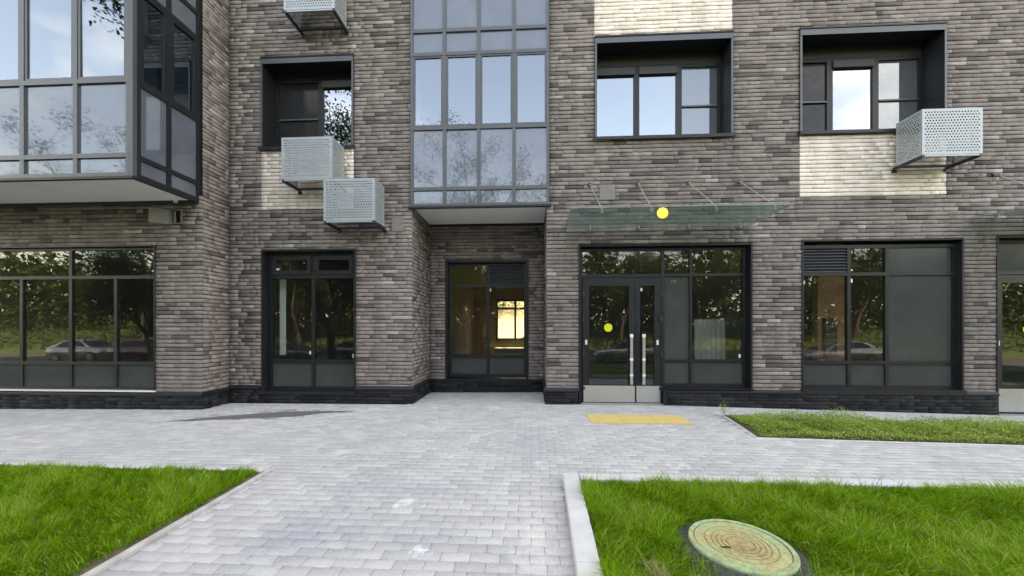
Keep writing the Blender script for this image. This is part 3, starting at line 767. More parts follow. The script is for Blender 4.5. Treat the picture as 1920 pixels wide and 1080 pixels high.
# low leafy weeds in the bed
def leaf_mass(name, C, size, tint, mat, updown=0.5):
    n = len(C)
    a = rng.uniform(0, 2 * np.pi, n); tl = rng.normal(0, updown, n)
    d = np.stack([np.cos(a) * np.cos(tl), np.sin(a) * np.cos(tl), np.sin(tl)], 1)
    s = np.stack([-np.sin(a), np.cos(a), rng.normal(0, .3, n)], 1)
    s /= np.linalg.norm(s, axis=1)[:, None]
    q = size[:, None]
    V = np.stack([C, C + d * q * .5 + s * q * .30, C + d * q, C + d * q * .5 - s * q * .30], 1)
    L = np.arange(n * 4); S = np.arange(n) * 4
    me = mesh_fast(name, V.reshape(-1, 3), L, S)
    at = me.attributes.new('tint', 'FLOAT', 'POINT')
    at.data.foreach_set('value', np.repeat(np.clip(tint, 0, 1), 4).astype(np.float32))
    me.materials.append(mat)
    return me
nb = 90000
X_ = rng.uniform(3.2, 12.5, nb); fr = rng.random(nb)
Yf = np.interp(X_, [3.13, 13.4], [5.315, 5.035]); Yb = np.interp(X_, [3.13, 3.32, 9.5, 13.4], [6.55, 6.5, 6.15, 5.9])
Y_ = Yf + (Yb - Yf) * fr
keep = X_ > 3.2 + 0.15 * (Y_ - 5.3)
X_, Y_, fr = X_[keep], Y_[keep], fr[keep]
hm = 0.16 * (1 + 0.75 * tri_noise(X_, Y_, 1.9, 5) + 0.35 * tri_noise(X_, Y_, 6, 6)) * np.clip(4 * fr, .4, 1) * np.clip((1 - fr) * 6, .45, 1) * np.clip((X_ - 3.15) * 3, .4, 1)
Z_ = gz(X_, Y_) + .012 + np.clip(hm, .02, .32) * rng.random(len(X_)) ** .6
me = leaf_mass('weeds', np.stack([X_, Y_, Z_], 1), rng.uniform(.014, .034, len(X_)), .45 + .2 * tri_noise(X_, Y_, 2, 3) + rng.normal(0, .2, len(X_)), M['weed'])
o = bpy.data.objects.new('weeds', me); place(o, None, (0, 0, 0)); tag(o, 'low leafy green weeds filling the bed along the building', 'weeds', None, 'stuff')
n = 900
X2 = rng.uniform(3.3, 12, n); Y2 = np.interp(X2, [3.13, 13.4], [5.5, 5.2]) + rng.uniform(0, .95, n)
me = blades('weeds', np.stack([X2, Y2], 1), gz(X2, Y2) + .01, rng.uniform(.06, .22, n) * (1 + .5 * tri_noise(X2, Y2, 1.9, 5)), rng.uniform(.1, .7, n), rng.uniform(0, 6.28, n), rng.uniform(.003, .006, n), np.clip(rng.normal(.6, .25, n), 0, 1), M['weed'])
o = bpy.data.objects.new('weeds', me); place(o, None, (0, 0, 0)); tag(o, 'thin weed stalks standing above the leafy bed', 'weeds', None, 'stuff')
# one taller weed at the corner of the bed
wd0 = empty('weed_plant', (3.33, 6.55, 0.02)); tag(wd0, 'single taller weed at the corner of the bed near the entrance', 'weed')
st = MB()
for k in range(4):
    a = k * 1.6; st.tube((3.33, 6.55, 0.02), (3.33 + .05 * math.cos(a) - .04, 6.55 + .05 * math.sin(a), .20 + .03 * k), .003, .0015, 5)
st.build('stem', M['straw'], wd0)
c = rng.normal(0, 1, (70, 3)) * np.array([.05, .05, .06]) + np.array([3.30, 6.55, .15])
o = bpy.data.objects.new('leaves', leaf_mass('leaves', c - np.array([3.33, 6.55, .02]), rng.uniform(.018, .035, 70), rng.uniform(.2, .9, 70), M['weed'])); place(o, wd0, (3.33, 6.55, .02))

# dry grass tuft beside the kerb
n = 130
P = np.stack([rng.normal(.76, .030, n), rng.normal(2.16, .045, n)], 1)
me = blades('dry_grass', P - np.array([.76, 2.16]), np.full(n, .0), rng.uniform(.05, .15, n), rng.uniform(.3, 1.2, n), rng.normal(2.2, .6, n), rng.uniform(.003, .006, n), np.full(n, 1.0), M['straw'])
o = bpy.data.objects.new('dry_grass', me); place(o, None, (.76, 2.16, .055)); tag(o, 'tuft of dry straw-coloured grass beside the kerb of the manhole lawn', 'dry grass', None, 'stuff')

# ------------------------------------------------------------------ manhole
mh = empty('manhole_cover', (MH[0], MH[1], 0.05)); tag(mh, 'round faded mint green manhole cover with rusty rings set in the grass', 'manhole cover')
z = 0.108
pr = [(0.0001, z + .004), (0.06, z + .004)]
r_ = 0.075
for rr_ in (0.082, 0.112, 0.142, 0.172, 0.212):
    pr += [(rr_ - .005, z + .004), (rr_ - .003, z - .004), (rr_ + .003, z - .004), (rr_ + .005, z + .004)]
pr += [(0.272, z + .003), (0.280, z - .006)]
MB().lathe(pr, 72, *MH).build('lid', M['lid'], mh, origin=(MH[0], MH[1], z), smooth=False)
MB().lathe([(0.282, z - .02), (0.282, z + .007), (0.308, z + .008), (0.314, z), (0.316, z - .05)], 72, *MH).build('rim', M['lid'], mh, origin=(MH[0], MH[1], z), smooth=False)
c_ = MB(); k = 60; n0 = len(c_.v)
rings = [(0.315, z - .012), (0.345, z - .020), (0.375, z - .035), (0.40, 0.055), (0.42, 0.0)]
for i in range(k):
    t = 2 * math.pi * i / k
    ex = 1 + 0.10 * max(0, math.cos(t - R(205))) ** 2
    for j, (r_, zz_) in enumerate(rings):
        q = r_ * (1 if j == 0 else ex * (1 + rnd.uniform(-.018, .018))); c_.v.append((MH[0] + q * math.cos(t), MH[1] + q * math.sin(t), zz_ + (rnd.uniform(-.006, .006) if j else 0)))
for i in range(k):
    for j in range(4):
        a, b = i * 5 + j, ((i + 1) % k) * 5 + j
        c_.f.append((a, b, b + 1, a + 1))
c_.build('collar', M['rock'], mh, smooth=True)
MB().box(MH[0] - .15, MH[0] - .09, MH[1] - .055, MH[1] - .04, z + .002, z + .006).build('lifting_slot', M['bracket'], mh)

# ================================================================== THE BUILDING
bld = tag(empty('apartment_building', (-2, YB, 0)), 'brown brick apartment block with dark framed windows and glazed bays', 'building')

front = lambda Y: (lambda u, d, z: (u, Y + d, z))
plusx = lambda X: (lambda u, d, z: (X - d, u, z))
minusx = lambda X: (lambda u, d, z: (X + d, u, z))

def mbox(mb, mp, u0, u1, d0, d1, z0, z1):
    a, b = mp(u0, d0, z0), mp(u1, d1, z1)
    return mb.box(a[0], b[0], a[1], b[1], a[2], b[2])

def backing(name, mp, u0, u1, z0, z1, ops, d0, d1, mat, parent=None):
    us = sorted({u0, u1, *[min(max(q, u0), u1) for o_ in ops for q in o_[:2]]}); zs = sorted({z0, z1, *[min(max(q, z0), z1) for o_ in ops for q in o_[2:]]})
    mb = MB()
    for a, b in zip(us[:-1], us[1:]):
        run = None
        for c, d in zip(zs[:-1], zs[1:]):
            solid = not any(o_[0] < (a + b) / 2 < o_[1] and o_[2] < (c + d) / 2 < o_[3] for o_ in ops)
            if solid: run = (run[0], d) if run else (c, d)
            if (not solid or d == zs[-1]) and run:
                mbox(mb, mp, a, b, d0, d1, run[0], run[1]); run = None
    return mb.build(name, mat, parent or bld)

def lay_bricks(u0, u1, z0, z1, ops, lens=(.25, .25, .25, .38, .38, .51, .125), pitch=PITCH, bed=BED, seed=0):
    """rows of bricks clipped round openings -> (u0,u1,z0,z1,isfull)"""
    r = random.Random(seed); out = []
    k = int(math.floor(z0 / pitch)) - 1
    while k * pitch < z1:
        a, b = k * pitch, (k + 1) * pitch - bed
        a, b = max(a, z0), min(b, z1); k += 1
        if b - a < .012: continue
        rowfull = b - a > pitch - bed - 1e-4
        spans = [(u0, u1)]
        extra = []
        for (p, q, c, d) in ops:
            if d <= a + 1e-4 or c >= b - 1e-4: continue
            spans = [s for (x, y) in spans for s in ((x, min(y, p)), (max(x, q), y)) if s[1] - s[0] > .01]
            if c - a > .014: extra.append((max(p, u0), min(q, u1), a, c - .002))
            if b - d > .014: extra.append((max(p, u0), min(q, u1), d + .002, b))
        for (x, y, c, d, ff) in [(x, y, a, b, rowfull) for x, y in spans] + [(x, y, c, d, False) for x, y, c, d in extra]:
            cur = x; first = True
            while y - cur > .004:
                L = r.choice(lens) + .0
                fl = ff
                if first: L *= r.choice((1, .5, .75)); fl = ff and False; first = False
                e = cur + L
                if y - e < .07: e = y; fl = False
                out.append((cur, min(e, y) - (HEAD if e < y else 0), c, d, fl)); cur = e
    return np.array([o_[:4] for o_ in out]), np.array([o_[4] for o_ in out], bool)

BF = np.array([[8, 9, 10, 11], [4, 5, 9, 8], [5, 6, 10, 9], [6, 7, 11, 10], [7, 4, 8, 11], [0, 1, 5, 4], [1, 2, 6, 5], [2, 3, 7, 6], [3, 0, 4, 7]])
def brick_verts(B, mp, depth=.04, c=.0035, jz=.0016, jd=.0026):
    """chamfered bricks whose faces are a little uneven"""
    n = len(B); u0, u1, z0, z1 = B.T
    off = rng.normal(0, jd, n).clip(-.006, .006)
    tw = rng.normal(0, .0012, (n, 4)); vz = rng.normal(0, jz, (n, 4))
    def ring(k, d, wob):
        ku = k * .35
        U = np.stack([u0 + ku, u1 - ku, u1 - ku, u0 + ku], 1); Z = np.stack([z0 + k, z0 + k, z1 - k, z1 - k], 1) + vz * wob
        D = np.broadcast_to(np.asarray(d)[:, None] if np.ndim(d) else d, U.shape) + tw * wob
        return U, D, Z
    parts = [ring(0, depth, 1), ring(0, off + c, 1), ring(c, off, 1)]
    U = np.concatenate([p[0] for p in parts], 1); D = np.concatenate([p[1] for p in parts], 1); Z = np.concatenate([p[2] for p in parts], 1)
    X, Y, W = mp(U, D, Z)
    X, Y, W = np.broadcast_arrays(X, Y, W)
    return np.stack([X, Y, W], 2).astype(float)

CAND = []       # bricks that could be single objects
def brick_wall(name, mp, u0, u1, z0, z1, ops, mat, mortar, seed, single=False, d_back=.30, part='brickwork', ext=(0, 0), **kw):
    w = backing(name, mp, u0 + ext[0], u1 - ext[1], z0, z1, ops, .017, d_back, mortar)
    B, full_ = lay_bricks(u0, u1, z0, z1, ops, seed=seed, **kw)
    CAND.append((w, mp, B, full_, mat, single, part))
    return w

# ---- openings
A_WIN = (-13.25, -7.215, 0.325, 3.135)
HATCH = (-6.945, -6.685, 3.535, 3.815)
B_LOW = (-5.595, -3.592, 0.205, 3.165)
B_UP = (-5.595, -3.637, 5.255, 7.150)
CREAM_B = (-5.60, -3.637, 4.00, 5.215)
R_WIN = (-2.06, -0.062, 0.300, 3.170)
C_DOOR = (0.945, 4.280, -0.30, 3.185)
C_UP1 = (1.262, 3.908, 5.285, 7.305)
CREAM_T = (1.250, 3.905, 7.300, TOP + 1)
C_UP2 = (5.165, 7.815, 5.290, 7.305)
CREAM_C = (5.170, 7.830, 4.055, 5.250)
C_LOW = (5.203, 8.135, 0.340, 3.235)
C_DR2 = (8.720, 11.90, -0.30, 3.262)
BAY_A = (-13.9, -6.37, 3.955, TOP + 1)
BAYC = (XL, 0.361, 3.995, TOP + 1)

W_A = brick_wall('wall', front(YA), -13.9, XA, 0.26, 4.06, [A_WIN, HATCH], M['brick'], M['mortar'], 1, True, ext=(0, .02))
W_AS = brick_wall('wall', plusx(XA), YA + .045, YB + .01, 0.29, TOP, [], M['brick'], M['mortar'], 2)
W_B = brick_wall('wall', front(YB), XA, XL, 0.29, TOP, [B_LOW, B_UP, CREAM_B], M['brick'], M['mortar'], 3, True, ext=(0, .02))
W_RL = brick_wall('wall', plusx(XL), YB + .045, YR + .01, 0.29, 4.10, [], M['brick'], M['mortar'], 4)
W_RB = brick_wall('wall', front(YR), XL, XR, 0.28, 4.10, [R_WIN], M['brick'], M['mortar'], 5)
W_RR = brick_wall('wall', minusx(XR), YB + .045, YR + .01, 0.29, 4.10, [], M['brick'], M['mortar'], 6)
W_C = brick_wall('wall', front(YB), XR, 13.4, 0.29, TOP, [C_DOOR, C_UP1, CREAM_T, C_UP2, CREAM_C, C_LOW, C_DR2, (XR - .1, 0.358, 3.995, TOP + 1)], M['brick'], M['mortar'], 7, True, ext=(.02, 0))
brick_wall('cream_panel', front(YB), *CREAM_B, [], M['cream'], M['mortar_light'], 8, True)
brick_wall('cream_panel', front(YB), CREAM_T[0], CREAM_T[1], CREAM_T[2], TOP, [], M['cream'], M['mortar_light'], 9, True)
brick_wall('cream_panel', front(YB), *CREAM_C, [], M['cream'], M['mortar_light'], 10, True)
# plinth: black bricks a little proud, under a folded cap
PB = dict(pitch=.066, bed=.006, lens=(.25, .25, .38, .51))
PO = -.035
def plinth(name, mp, u0, u1, z1, ops, seed, single=False, ext=(.02, .02)):
    mp2 = lambda u, d, z: mp(u, d + PO, z)
    w = brick_wall(name, mp2, u0, u1, -.25, z1, ops, M['plinth'], M['cable'], seed, single, d_back=.33, ext=ext, **PB)
    return w
PLA = plinth('plinth', front(YA), -13.9, XA + .035, .245, [], 21, True)
plinth('plinth', plusx(XA), YA + .012, YB - .04, .265, [], 22)
PLB = plinth('plinth', front(YB), XA + .036, XL + .035, .275, [(B_LOW[0] - .02, B_LOW[1] + .02, .18, 1)], 23, True)
plinth('plinth', plusx(XL), YB + .012, YR - .04, .275, [], 24)
plinth('plinth', front(YR), XL + .036, XR - .036, .270, [], 25)
plinth('plinth', minusx(XR), YB + .012, YR - .04, .275, [], 26)
PLC = plinth('plinth', front(YB), XR - .035, C_DOOR[0] - .02, .275, [], 27, True)
PLD = plinth('plinth', front(YB), 2.665, C_DR2[0] - .01, .275, [], 28, True)
plinth('plinth', front(YB), C_DR2[1] + .01, 13.4, .275, [], 29)
# caps
def cap(w, mp, u0, u1, z0, z1):
    mb = MB(); p = lambda u, d, z: mp(u, d, z)
    prof_ = [(-.052, z0 - .018), (-.052, z0 + .012), (-.012, z1), (.10, z1), (.10, z0 - .018)]
    n0 = 0
    mb.v += [p(u0, d, z) for d, z in prof_] + [p(u1, d, z) for d, z in prof_]
    k = len(prof_)
    mb.f += [tuple(range(k)), tuple(range(2 * k - 1, k - 1, -1))] + [(i, (i + 1) % k, k + (i + 1) % k, k + i) for i in range(k)]
    return mb.build('plinth_cap', M['casing'], bld)
cap(None, front(YA), -13.9, XA + .05, .262, .312)
cap(None, plusx(XA), YA - .045, YB - .05, .280, .330) if False else cap(None, plusx(XA), YA + .003, YB - .054, .264, .315)
cap(None, front(YB), XA + .002, B_LOW[0] - .02, .292, .355)
cap(None, front(YB), B_LOW[1] + .02, XL + .05, .292, .355)
cap(None, plusx(XL), YB + .003, YR - .054, .292, .355)
cap(None, front(YR), XL + .002, XR - .002, .285, .315)
cap(None, minusx(XR), YB + .003, YR - .054, .292, .355)
cap(None, front(YB), XR - .05, C_DOOR[0] - .002, .292, .355)
cap(None, front(YB), 2.64, C_LOW[0] - .02, .292, .340)
cap(None, front(YB), C_LOW[0] - .018, C_LOW[1] + .018, .292, .338)
cap(None, front(YB), C_LOW[1] + .02, C_DR2[0] - .002, .292, .345)

# single bricks: the largest in the picture, the rest joined per wall
cand = []
for wi, (w, mp, B, full_, mat, single, part) in enumerate(CAND):
    if not single: continue
    c = np.stack(np.broadcast_arrays(*mp((B[:, 0] + B[:, 1]) / 2, 0.0, (B[:, 2] + B[:, 3]) / 2)), 1).astype(float)
    px, py, dep = cam_px(c)
    area = (B[:, 1] - B[:, 0]) * (B[:, 3] - B[:, 2]) / dep ** 2
    ok = full_ & (px > 25) & (px < 1895) & (py > 8) & (py < 790)
    kindn = 'brick' if mat is M['brick'] else ('cream_brick' if mat is M['cream'] else 'plinth_brick')
    for i in np.nonzero(ok)[0]:
        cand.append((area[i], kindn, wi, i))
cand.sort(reverse=True)
chosen = {}
cnt = {}
for a, kn, wi, i in cand:
    if cnt.get(kn, 0) >= 300: continue
    cnt[kn] = cnt.get(kn, 0) + 1
    chosen.setdefault(wi, []).append((i, kn))
BM = {}
for wi, (w, mp, B, full_, mat, single, part) in enumerate(CAND):
    pk = np.zeros(len(B), bool)
    for i, kn in chosen.get(wi, []): pk[i] = True
    if (~pk).any():
        V = brick_verts(B[~pk], mp)
        o = bpy.data.objects.new(part, flat_mesh(part, V - np.array(ORG[w.name]), BF, mat))
        place(o, w, ORG[w.name]); o['kind'] = 'stuff'
    for i, kn in chosen.get(wi, []):
        b = B[i]; L, H = b[1] - b[0], b[3] - b[2]
        key = (kn, round(L, 3), round(H, 3), rnd.randrange(4))
        if key not in BM:
            BM[key] = flat_mesh(kn, brick_verts(np.array([[-L / 2, L / 2, -H / 2, H / 2]]), front(0)), BF, mat)
        o = bpy.data.objects.new(kn, BM[key])
        place(o, w, mp((b[0] + b[1]) / 2, rnd.gauss(0, .0015), (b[2] + b[3]) / 2))

# ---- body of the block (rooms, slabs, upper storeys)
far = plain('brick_far', (0.15, 0.13, 0.12), 0.9, var=0.2, vscale=5)
MB().box(-34, 34, YB + .02, 18.8, TOP, 30.0).build('unseen_storeys', far, bld)  # unseen storeys, height and width shaped for the shadow cast in front
MB().box(-34, -13.92, YA, 18.8, -.3, TOP - .004).build('side_wing', far, bld)
MB().box(13.42, 34, YB, 18.8, -.3, TOP - .004).build('side_wing', far, bld)
MB().box(-13.9, XA - .01, YA + .02, YB + .02, TOP, 30.0).build('wing_storeys', far, bld)
def room(x0, x1, y0, y1, z0, z1, wall, floor, back_ops=(), t=.12):
    r = MB()
    r.box(x0 - t, x0, y0, y1, z0, z1); r.box(x1, x1 + t, y0, y1, z0, z1)
    r.box(x0 - t, x1 + t, y0, y1 + t, z1, z1 + t)
    r.build('room_wall', wall, bld)
    MB().box(x0 - t, x1 + t, y0, y1 + t, z0 - t, z0).build('room_floor', floor, bld)
    backing('room_back_wall', front(y1), x0, x1, z0, z1, list(back_ops), 0, t, wall)
G0, G1 = 0.045, 3.62
room(-13.7, -6.75, YA + .31, 12.5, G0, G1, M['conc'], M['conc'])
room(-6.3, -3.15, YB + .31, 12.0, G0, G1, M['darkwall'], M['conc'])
RWIN = (-1.78, 0.20, 0.92, 2.98)
room(-2.90, 0.28, YR + .31, 18.55, G0, G1, M['warmwall'], M['conc'], [RWIN])
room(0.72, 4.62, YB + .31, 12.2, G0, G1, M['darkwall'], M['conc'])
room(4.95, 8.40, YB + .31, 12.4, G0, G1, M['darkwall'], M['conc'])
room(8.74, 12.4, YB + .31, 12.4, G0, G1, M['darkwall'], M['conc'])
U0, U1 = 4.35, 8.5
room(-13.7, -6.62, YG + .20, 11.0, U0, U1, M['lightwall'], M['lightwall'])
room(-6.10, -2.9, YB + .31, 11.5, U0, 7.5, M['darkwall'], M['lightwall'])
room(-2.36, 0.26, YB + .13, 10.5, U0, U1, M['lightwall'], M['lightwall'])
room(0.75, 4.4, YB + .31, 11.5, U0, 7.5, M['darkwall'], M['lightwall'])
room(4.75, 8.4, YB + .31, 11.5, U0, 7.5, M['darkwall'], M['lightwall'])

# ---- glazing
def glazing(name, mp, rows, d, bar, mat, label=None, deep=.075, paneset=None, parent=None, edge=None):
    """rows: (z0, z1, [mullion positions], 'kinds'); one frame mesh, each pane its own object"""
    fr_ = MB(); panes = []
    edge = edge or bar
    zs = sorted({r[0] for r in rows} | {r[1] for r in rows})
    U0_, U1_ = min(r[2][0] for r in rows), max(r[2][-1] for r in rows)
    for zi, z in enumerate(zs):
        b = edge if zi in (0, len(zs) - 1) else bar
        lo = z if zi == 0 else (z - b if zi == len(zs) - 1 else z - b / 2)
        mbox(fr_, mp, U0_, U1_, d, d + deep, lo, lo + b)
    for ri, (z0, z1, us, kinds) in enumerate(rows):
        a = z0 + (edge if z0 == zs[0] else bar / 2); b = z1 - (edge if z1 == zs[-1] else bar / 2)
        cells = []
        for i, u in enumerate(us):
            lo = u if i == 0 else (u - edge if i == len(us) - 1 else u - bar / 2); w_ = edge if i in (0, len(us) - 1) else bar
            mbox(fr_, mp, lo, lo + w_, d + .0025, d + deep - .003, a, b)
            cells.append((lo, lo + w_))
        for (c0, c1), kd in zip(zip(cells[:-1], cells[1:]), kinds):
            panes.append((c0[1], c1[0], a, b, kd))
    f = fr_.build(name, mat, parent or bld)
    if label: f['label'] = label
    for (u0, u1, z0, z1, kd) in panes:
        if kd == 'l':
            n_ = max(5, int((z1 - z0) / .052))
            mbox(MB(), mp, u0 - .002, u1 + .002, d + .060, d + .070, z0 - .002, z1 + .002).build('louvre_back', M['cable'], f)
            for i in range(n_):
                zc = z0 + (i + .5) * (z1 - z0) / n_
                P = []
                for zz_, dd in ((zc - .021, .004), (zc + .016, .048)):
                    P.append((zz_, dd))
                q = [mp(u0, d + P[0][1], P[0][0]), mp(u1, d + P[0][1], P[0][0]), mp(u1, d + P[1][1], P[1][0]), mp(u0, d + P[1][1], P[1][0])]
                MB().hexa(q + [(x, yy, zz_ + .004) for x, yy, zz_ in q]).build('slat', M['bayframe'], f)
        elif kd in paneset:
            m_ = paneset[kd]
            mbox(MB(), mp, u0 - .006, u1 + .006, d + .030, d + .038, z0 - .006, z1 + .006).build('pane', m_, f).rotation_euler = (rnd.gauss(0, .0022), rnd.gauss(0, .0008), rnd.gauss(0, .0022))
    return f, panes

PS = {'c': M['gc'], 'f': M['gf'], 'u': M['gu'], 'm': M['gm'], 's': M['sp'], 'd': M['gs'], 'i': M['gd']}

def casing(f, mp, op, depth, t=.028, lip=.014, sill=True, face=.0, mat=None):
    u0, u1, z0, z1 = op; mat = mat or M['casing']
    m_ = MB()
    mbox(m_, mp, u0, u0 + t, -lip, depth, z0, z1); mbox(m_, mp, u1 - t, u1, -lip, depth, z0, z1)
    mbox(m_, mp, u0 + t, u1 - t, -lip + .002, depth, z1 - t, z1)
    m_.build('surround', mat, f)
    if sill:
        s = MB()
        q = [mp(u0 - .015, -.045, z0 - .004), mp(u1 + .015, -.045, z0 - .004), mp(u1 + .015, depth, z0 + .010), mp(u0 - .015, depth, z0 + .010)]
        s.hexa(q + [(x, yy, zz_ + .028) for x, yy, zz_ in q])
        q = [mp(u0 - .015, -.050, z0 - .030), mp(u1 + .015, -.050, z0 - .030), mp(u1 + .015, -.040, z0 - .030), mp(u0 - .015, -.040, z0 - .030)]
        s.hexa(q + [(x, yy, z0 + .0235) for x, yy, zz_ in q])
        s.build('sill', mat, f)

# wing shop window
fA, _ = glazing('window', front(YA), [(.335, .852, [-13.22, -12.15, -11.12, -10.077, -9.037, -8.1, -7.245], 'ffffff'),
        (.852, 2.530, [-13.22, -12.15, -11.12, -10.077, -9.037, -8.1, -7.245], 'cccccc'),
        (2.530, 3.110, [-13.22, -11.12, -9.037, -7.245], 'ccc')], .055, .062, M['frame'], 'wide dark shop window of the brick wing under the glazed bay', paneset=PS, edge=.05)
casing(fA, front(YA), A_WIN, .14, t=.022, sill=False)
MB().box(-13.25, -7.20, YA - .05, YA + .14, .315, .336).build('sill', M['film'], fA)
# narrow window of the middle block
fB, _ = glazing('window', front(YB), [(.235, .840, [-5.545, -4.575, -3.635], 'ff'), (.840, 2.62, [-5.545, -4.575, -3.635], 'cc'), (2.62, 3.13, [-5.545, -4.575, -3.635], '..')],
                .14, .075, M['frame'], 'narrow dark shop window with two small top vents', paneset=PS)
casing(fB, front(YB), B_LOW, .29, t=.035)
for u0, u1 in ((-5.465, -4.615), (-4.535, -3.715)):       # opening vents: thick sash and a small pane
    g_, _ = glazing('sash', front(YB), [(2.66, 3.05, [u0, u1], 'c')], .122, .08, M['casing'], paneset=PS, deep=.06, parent=fB, edge=.085)
# recess window
fR, _ = glazing('window', front(YR), [(.355, .862, [-2.00, -1.042, -.10], 'ff'), (.862, 2.560, [-2.00, -1.042, -.10], 'cc'), (2.560, 3.12, [-2.00, -1.042, -.10], 'cl')],
                .10, .075, M['frame'], 'dark window at the back of the recess, sunlit bank seen through it', paneset=PS)
casing(fR, front(YR), R_WIN, .20, t=.06, sill=True)
# far lobby window
fX, _ = glazing('window', front(18.55), [(.92, 2.52, [-1.78, -.80, .20], 'cc'), (2.52, 2.98, [-1.78, -.80, .20], 'cc')], .02, .11, M['frame'], 'rear lobby window onto the sunlit bank', paneset={'c': M['gc']}, deep=.06)
# right shop window
fC, _ = glazing('window', front(YB), [(.365, .870, [5.235, 6.150, 6.850, 8.105], 'fff'), (.870, 2.585, [5.235, 6.150, 6.850, 8.105], 'ccf'), (2.585, 3.15, [5.235, 6.150, 6.850, 8.105], 'lcf')],
                .085, .065, M['frame'], 'wide dark shop window with louvre grille and one grey filmed column', paneset=PS)
casing(fC, front(YB), C_LOW, .20, t=.03)
# upper windows deep in their metal surrounds
def upper(op, us, kinds, label, ztop, d=.38):
    f, p = glazing('window', front(YB), [(op[2] + .03, ztop, us, kinds)], d, .115, M['frame'], label, paneset=PS, deep=.06, edge=.07)
    u0, u1, z0, z1 = op
    m_ = MB()
    t = .03
    mbox(m_, front(YB), u0, u0 + t, -.020, d + .07, z0, z1 - .10); mbox(m_, front(YB), u1 - t, u1, -.020, d + .07, z0, z1 - .10)
    mbox(m_, front(YB), u0, u1, -.024, d + .07, z1 - .10, z1 - .045)
    m_.build('surround', M['bayframe'] if False else M['casing'], f)
    mbox(MB(), front(YB), u0 - .01, u1 + .01, -.04, .06, z1 - .030, z1).build('drip_head', M['casing'], f)
    mbox(MB(), front(YB), u0 + t, u1 - t, d - .004, d + .062, ztop, z1 - .10).build('head_panel', M['cable'], f)
    # brighter face flange round the opening
    fl = MB()
    mbox(fl, front(YB), u0 - .004, u0 + .034, -.026, -.0205, z0 + .02, z1 - .105); mbox(fl, front(YB), u1 - .034, u1 + .004, -.026, -.0205, z0 + .02, z1 - .105)
    mbox(fl, front(YB), u0 - .004, u1 + .004, -.030, -.0245, z1 - .145, z1 - .04)
    fl.build('flange', M['bayframe'], f)
    s = MB()
    q = [(u0 - .03, YB - .06, z0 - .012), (u1 + .03, YB - .06, z0 - .012), (u1 + .03, YB + d, z0 + .012), (u0 - .03, YB + d, z0 + .012)]
    s.hexa(q + [(x, yy, zz_ + .03) for x, yy, zz_ in q])
    mbox(s, front(YB), u0 - .03, u1 + .03, -.066, -.056, z0 - .045, z0 + .016)
    s.build('sill', M['casing'], f)
    return f, p
fU0, p0 = upper(B_UP, [-5.56, -4.555, -3.67], 'im', 'recessed upper window, leaves mirrored in its bare pane', 6.93)
fU1, p1 = upper(C_UP1, [1.30, 2.18, 3.04, 3.875], 'mmd', 'recessed upper window of three panes below the cream brick panel', 6.98)
fU2, p2 = upper(C_UP2, [5.20, 6.02, 6.90, 7.78], 'imd', 'recessed upper window of three panes above a cream brick panel', 6.98)
for f, pp, idx in ((fU0, p0, (0,)), (fU1, p1, (2,)), (fU2, p2, (0, 2))):
    for i in idx:
        u0, u1, z0, z1, kd = pp[i]
        zc = z0 + (z1 - z0) * .47
        mbox(MB(), front(YB), u0, u1, .372, .392, zc - .014, zc + .014).build('screen_bar', M['bayframe'], f)
    for i, q in enumerate(pp):        # shutter box above each mirror pane
        if q[4] == 'm':
            mbox(MB(), front(YB), q[0] - .01, q[1] + .01, .35, .44, q[3] - .13, q[3] + .01).build('shutter_box', M['blind'], f)

# central glazed bay over the recess
bus = [XL - .01, -1.746, -1.051, -0.342, 0.358]
BAYY = YB - .045
fBay, pb = glazing('bay_window', front(BAYY), [(3.995, 4.345, bus, 'ssss'), (4.345, 5.570, bus, 'ssss'), (5.570, 7.062, bus, 'uuuu'), (7.062, 7.535, bus, 'ssss'), (7.535, 8.68, bus, 'ssss')],
                   0, .070, M['bayframe'], 'flat grey glazed bay above the recess', paneset=PS, deep=.12, edge=.055)
sa = MB()
for (u0, u1, z0, z1, kd) in pb:
    if kd == 'u':
        for a, b, c, d in ((u0, u0 + .035, z0, z1), (u1 - .035, u1, z0, z1), (u0 + .035, u1 - .035, z0, z0 + .035), (u0 + .035, u1 - .035, z1 - .035, z1)):
            mbox(sa, front(BAYY), a, b, .012, .06, c, d)
sa.build('sash', M['bayframe'], fBay)
MB().box(XL - .06, XR + .09, BAYY - .012, BAYY + .06, 3.955, 3.993).build('edge_trim', M['casing'], fBay)
MB().box(XL + .012, XR - .012, YB + .04, YR - .002, 4.015, 4.06).build('soffit', M['soffit'], fBay)
MB().box(XL + .01, XR - .01, YR - .06, YR - .012, 3.965, 4.013).build('soffit_trim', M['casing'], fBay)

# glazed bay of the wing: front and return
aus = [-13.85, -12.0, -11.08, -10.16, -9.20, -8.238, -7.318, -6.395]
fGA, pg = glazing('bay_window', front(YG), [(3.965, 4.300, aus, 'sssssss'), (4.300, 5.500, aus, 'sssssss'), (5.500, 7.06, aus, 'uuuuuuu'), (7.06, 7.53, aus, 'sssssss'), (7.53, 8.68, aus, 'sssssss')],
                  0, .072, M['bayframe'], 'large projecting glazed bay of the wing above the shop window', paneset=PS, deep=.12, edge=.06)
sa = MB()
for (u0, u1, z0, z1, kd) in pg:
    if kd == 'u' and u0 > -11.5:
        for a, b, c, d in ((u0, u0 + .04, z0, z1), (u1 - .04, u1, z0, z1), (u0 + .04, u1 - .04, z0, z0 + .04), (u0 + .04, u1 - .04, z1 - .04, z1)):
            mbox(sa, front(YG), a, b, .012, .06, c, d)
sa.build('sash', M['bayframe'], fGA)
sus = [YG + .07, 6.165, YA + .02]
